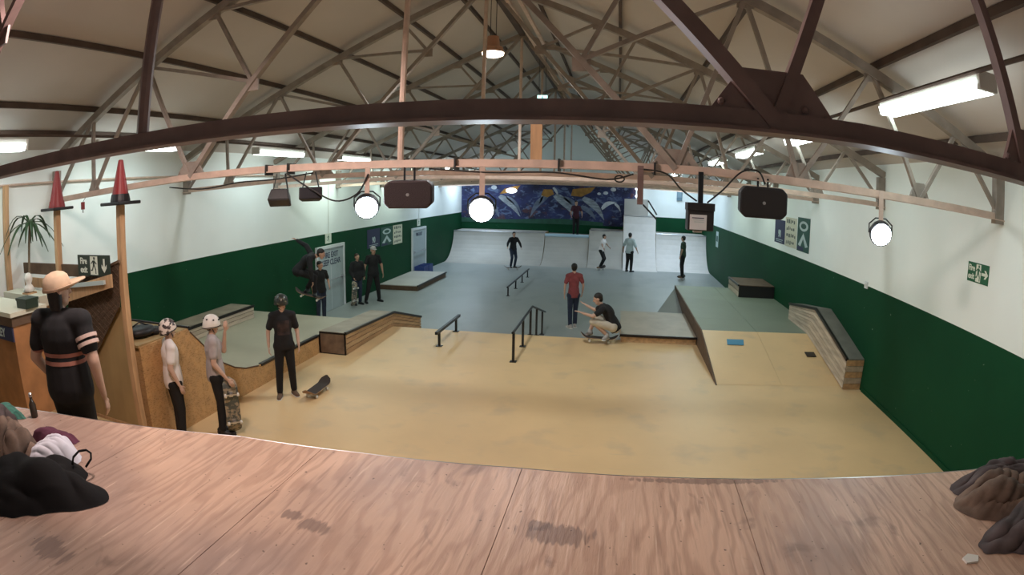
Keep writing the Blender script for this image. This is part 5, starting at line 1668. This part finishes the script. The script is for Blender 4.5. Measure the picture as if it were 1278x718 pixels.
J = stand(1.80, la=((0.07, -0.02, -0.27), (0.07, 0.04, -0.5)), ra=((0.07, 0.0, -0.27), (0.07, 0.06, -0.5)), hy=-0.3, spread=0.06)
person('person in an olive tee standing in front of the bright corner quarter pipe', (2.98, 25.6, ZF + 0.10), 1.2, J, M_tee_green, False, M_jean_black, False, M_black_plastic, M_hair_dark, SKIN, 0.015)
make_board('skateboard', 'skateboard under the person in the olive tee', M_deckwood, Matrix.Translation((2.98, 25.6, ZF)) @ Matrix.Rotation(1.25, 4, 'Z'))

# crouching skater on the manual pad, facing left (-X); joints are laid out directly in metres
def rotm(yaw, pitch):
    return Matrix.Rotation(yaw, 3, 'Z') @ Matrix.Rotation(pitch, 3, 'X')


J = {'_s': 1.0, '_f': V((-1, 0, 0)), '_hm': rotm(PI / 2, -0.35), '_hy': 0, '_hp': 0, '_trimneck': True}
J.update({'pel': V((0.17, 0.02, 0.36)), 'che': V((0.02, 0.02, 0.66)), 'nec': V((-0.12, 0.02, 0.78)), 'hed': V((-0.20, 0.02, 0.92)),
          'shl': V((-0.08, -0.16, 0.74)), 'shr': V((-0.08, 0.20, 0.74)),
          'ell': V((-0.28, -0.24, 0.60)), 'wrl': V((-0.50, -0.22, 0.66)), 'elr': V((-0.26, 0.34, 0.62)), 'wrr': V((-0.46, 0.44, 0.70)),
          'hil': V((0.14, -0.09, 0.36)), 'hir': V((0.14, 0.13, 0.36)), 'knl': V((-0.26, -0.16, 0.47)), 'knr': V((-0.24, 0.22, 0.50)),
          'anl': V((0.02, -0.12, 0.20)), 'anr': V((-0.34, 0.16, 0.20)),
          'tol': V((-0.03, -0.26, 0.15)), 'tor': V((-0.40, 0.04, 0.15))})
person('crouching skater in a black tee and cream shorts at the crest', (-0.12, 12.12, 0.0), 0.0, J, M_tee_black, False, M_short, True, M_shoe_pale, M_hair_dark, SKIN2, 0.009, 'hair', curl=0.15)
make_board('skateboard', 'skateboard under the crouching skater at the crest', M_deckwood,
           Matrix.Translation((-0.26, 12.08, 0.02)) @ Matrix.Rotation(0.1, 4, 'Z') @ Matrix.Rotation(0.06, 4, 'Y'))

# jumping skater in dark clothes: knees tucked, left arm thrown up and back
J = {'_s': 1.0, '_f': V((1, 0, 0)), '_hm': rotm(-PI / 2, -0.35), '_hy': 0, '_hp': 0}
J.update({'pel': V((-0.20, 0, 0.62)), 'che': V((0.02, 0, 0.86)), 'nec': V((0.22, 0, 0.95)), 'hed': V((0.38, 0, 1.00)),
          'shl': V((0.10, 0.19, 0.96)), 'shr': V((0.14, -0.19, 0.92)),
          'ell': V((-0.06, 0.30, 1.16)), 'wrl': V((-0.30, 0.30, 1.30)), 'elr': V((0.20, -0.30, 0.66)), 'wrr': V((0.22, -0.26, 0.42)),
          'hil': V((-0.18, 0.09, 0.60)), 'hir': V((-0.18, -0.09, 0.60)), 'knl': V((0.20, 0.15, 0.52)), 'knr': V((0.24, -0.14, 0.48)),
          'anl': V((-0.02, 0.14, 0.18)), 'anr': V((0.22, -0.08, 0.12)),
          'tol': V((-0.04, -0.01, 0.13)), 'tor': V((0.26, -0.22, 0.07))})
person('skater in dark clothes caught mid-jump, one arm thrown up, before the left door', (-6.98, 12.0, 0.66), 0.25, J, M_tee_black, True, M_jean_black, False, M_black_plastic, M_hair_dark, SKIN, 0.011)
make_board('skateboard', 'skateboard in the air under the jumping skater', M_deckwood,
           Matrix.Translation((-6.89, 11.96, 0.62)) @ Matrix.Rotation(0.25, 4, 'Z') @ Matrix.Rotation(0.25, 4, 'Y'))

# man in a pale hat, seen from behind at the left edge
J = stand(1.86, la=((0.10, -0.02, -0.28), (0.06, 0.12, -0.48)), ra=((0.10, -0.05, -0.28), (0.13, -0.02, -0.55)), hy=-0.9, hp=0.02)
for q in 'lr':
    sg = -1 if q == 'l' else 1
    for k in ('sh', 'el', 'wr'):
        J[k + q] = J[k + q] + V((sg * 0.055, 0, 0))
hat_man = person('person in a pale hat and dark striped tee, seen from behind at left', (-4.02, 2.66, LZ - 0.04), 0.35, J, M_tee_black, False, M_jean_black, False, M_black_plastic, M_hair_dark, SKIN2, 0.0085, 'hair', girth=1.32)
s = J['_s']
Mh = (Matrix.Rotation(J['_hy'], 3, 'Z') @ Matrix.Rotation(0.10, 3, 'X')).to_4x4(); Mh.translation = J['hed']
M_hat = cloth('tan_hat', (0.62, 0.46, 0.32), 0.15)
L = MB().lathe([(0.122, 0.015), (0.124, 0.03), (0.118, 0.07), (0.105, 0.11), (0.075, 0.135), (0.03, 0.148), (0.005, 0.15)], (0, 0, 0), 28)
L.v = [tuple(Mh @ (V((x * 0.93, y * 1.06 - 0.01, z)) * s)) for x, y, z in L.v]
hat = L.build('hat', M_hat, hat_man, True)
b = MB()
n = 20
vs = []; fs = []
for k in range(n + 1):
    a = PI * k / n
    wv = 0.05 + 0.085 * math.sin(a) ** 0.8
    for rr, dz_ in ((0.0, 0.020), (wv, 0.038 + 0.02 * math.sin(a)), (wv, 0.030 + 0.02 * math.sin(a)), (0.0, 0.010)):
        vs.append(Mh @ (V(((0.113 + rr * 0.55) * math.cos(a), (0.128 * 1.0) * math.sin(a) - 0.01 + rr * math.sin(a), dz_)) * s))
for k in range(n):
    for j in range(4):
        j2 = (j + 1) % 4
        fs.append((k * 4 + j, k * 4 + j2, k * 4 + 4 + j2, k * 4 + 4 + j))
fs += [(3, 2, 1, 0), tuple(n * 4 + j for j in range(4))]
b.add(vs, fs).build('brim', M_hat, hat, True)
L = MB().lathe([(0.1255, 0.016), (0.1265, 0.03), (0.1235, 0.042)], (0, 0, 0), 28)
L.v = [tuple(Mh @ (V((x * 0.935, y * 1.065 - 0.01, z)) * s)) for x, y, z in L.v]
L.build('hat_band', cloth('hat_band', (0.45, 0.31, 0.21)), hat)
# long dark hair down to the shoulders
h_ = MB()
h_.cone((0, -0.05, 0.0), (0, -0.055, -0.17), 0.085, 0.07, ((0, 1, 0), 0.7))
h_.cone((-0.05, -0.02, -0.02), (-0.06, -0.03, -0.15), 0.045, 0.035)
h_.cone((0.05, -0.02, -0.02), (0.06, -0.03, -0.15), 0.045, 0.035)
h_.v = [tuple(Mh @ (V(v) * s)) for v in h_.v]
me = remesh(h_, 0.011, 4); me.materials.append(M_hair_dark)
link('long_hair', me, hat_man)
# stripes across the back and sleeves of his tee, laid just over the shirt
M_stripe = cloth('tee_stripe', (0.36, 0.15, 0.11), 0.1)
shirt_o = [c for c in hat_man.children if c.name.startswith('shirt')][0]


def stripe(z0, z1, name, m):
    """cut a band out of the shirt mesh between two heights and lift it off the cloth"""
    bm = bmesh.new(); bm.from_mesh(shirt_o.data)
    for z, nr in ((z0, -1), (z1, 1)):
        bmesh.ops.bisect_plane(bm, geom=bm.verts[:] + bm.edges[:] + bm.faces[:], plane_co=(0, 0, z), plane_no=(0, 0, nr), clear_outer=True)
    bm.normal_update()
    for v in bm.verts:
        v.co += v.normal * 0.004
    me = bpy.data.meshes.new(name); bm.to_mesh(me); bm.free()
    me.materials.clear(); me.materials.append(m)
    return link(name, me, hat_man)


stripe(1.175 * s, 1.205 * s, 'stripe', M_stripe)
stripe(1.115 * s, 1.145 * s, 'stripe', M_stripe)
for f0 in (0.36, 0.52):
    p = J['shr'].lerp(J['elr'], f0); q_ = J['shr'].lerp(J['elr'], f0 + 0.09)
    MB().tube([p, q_], 0.095 * s, 20).build('sleeve_stripe', cloth('sleeve_stripe', (0.66, 0.50, 0.44), 0.1), hat_man)
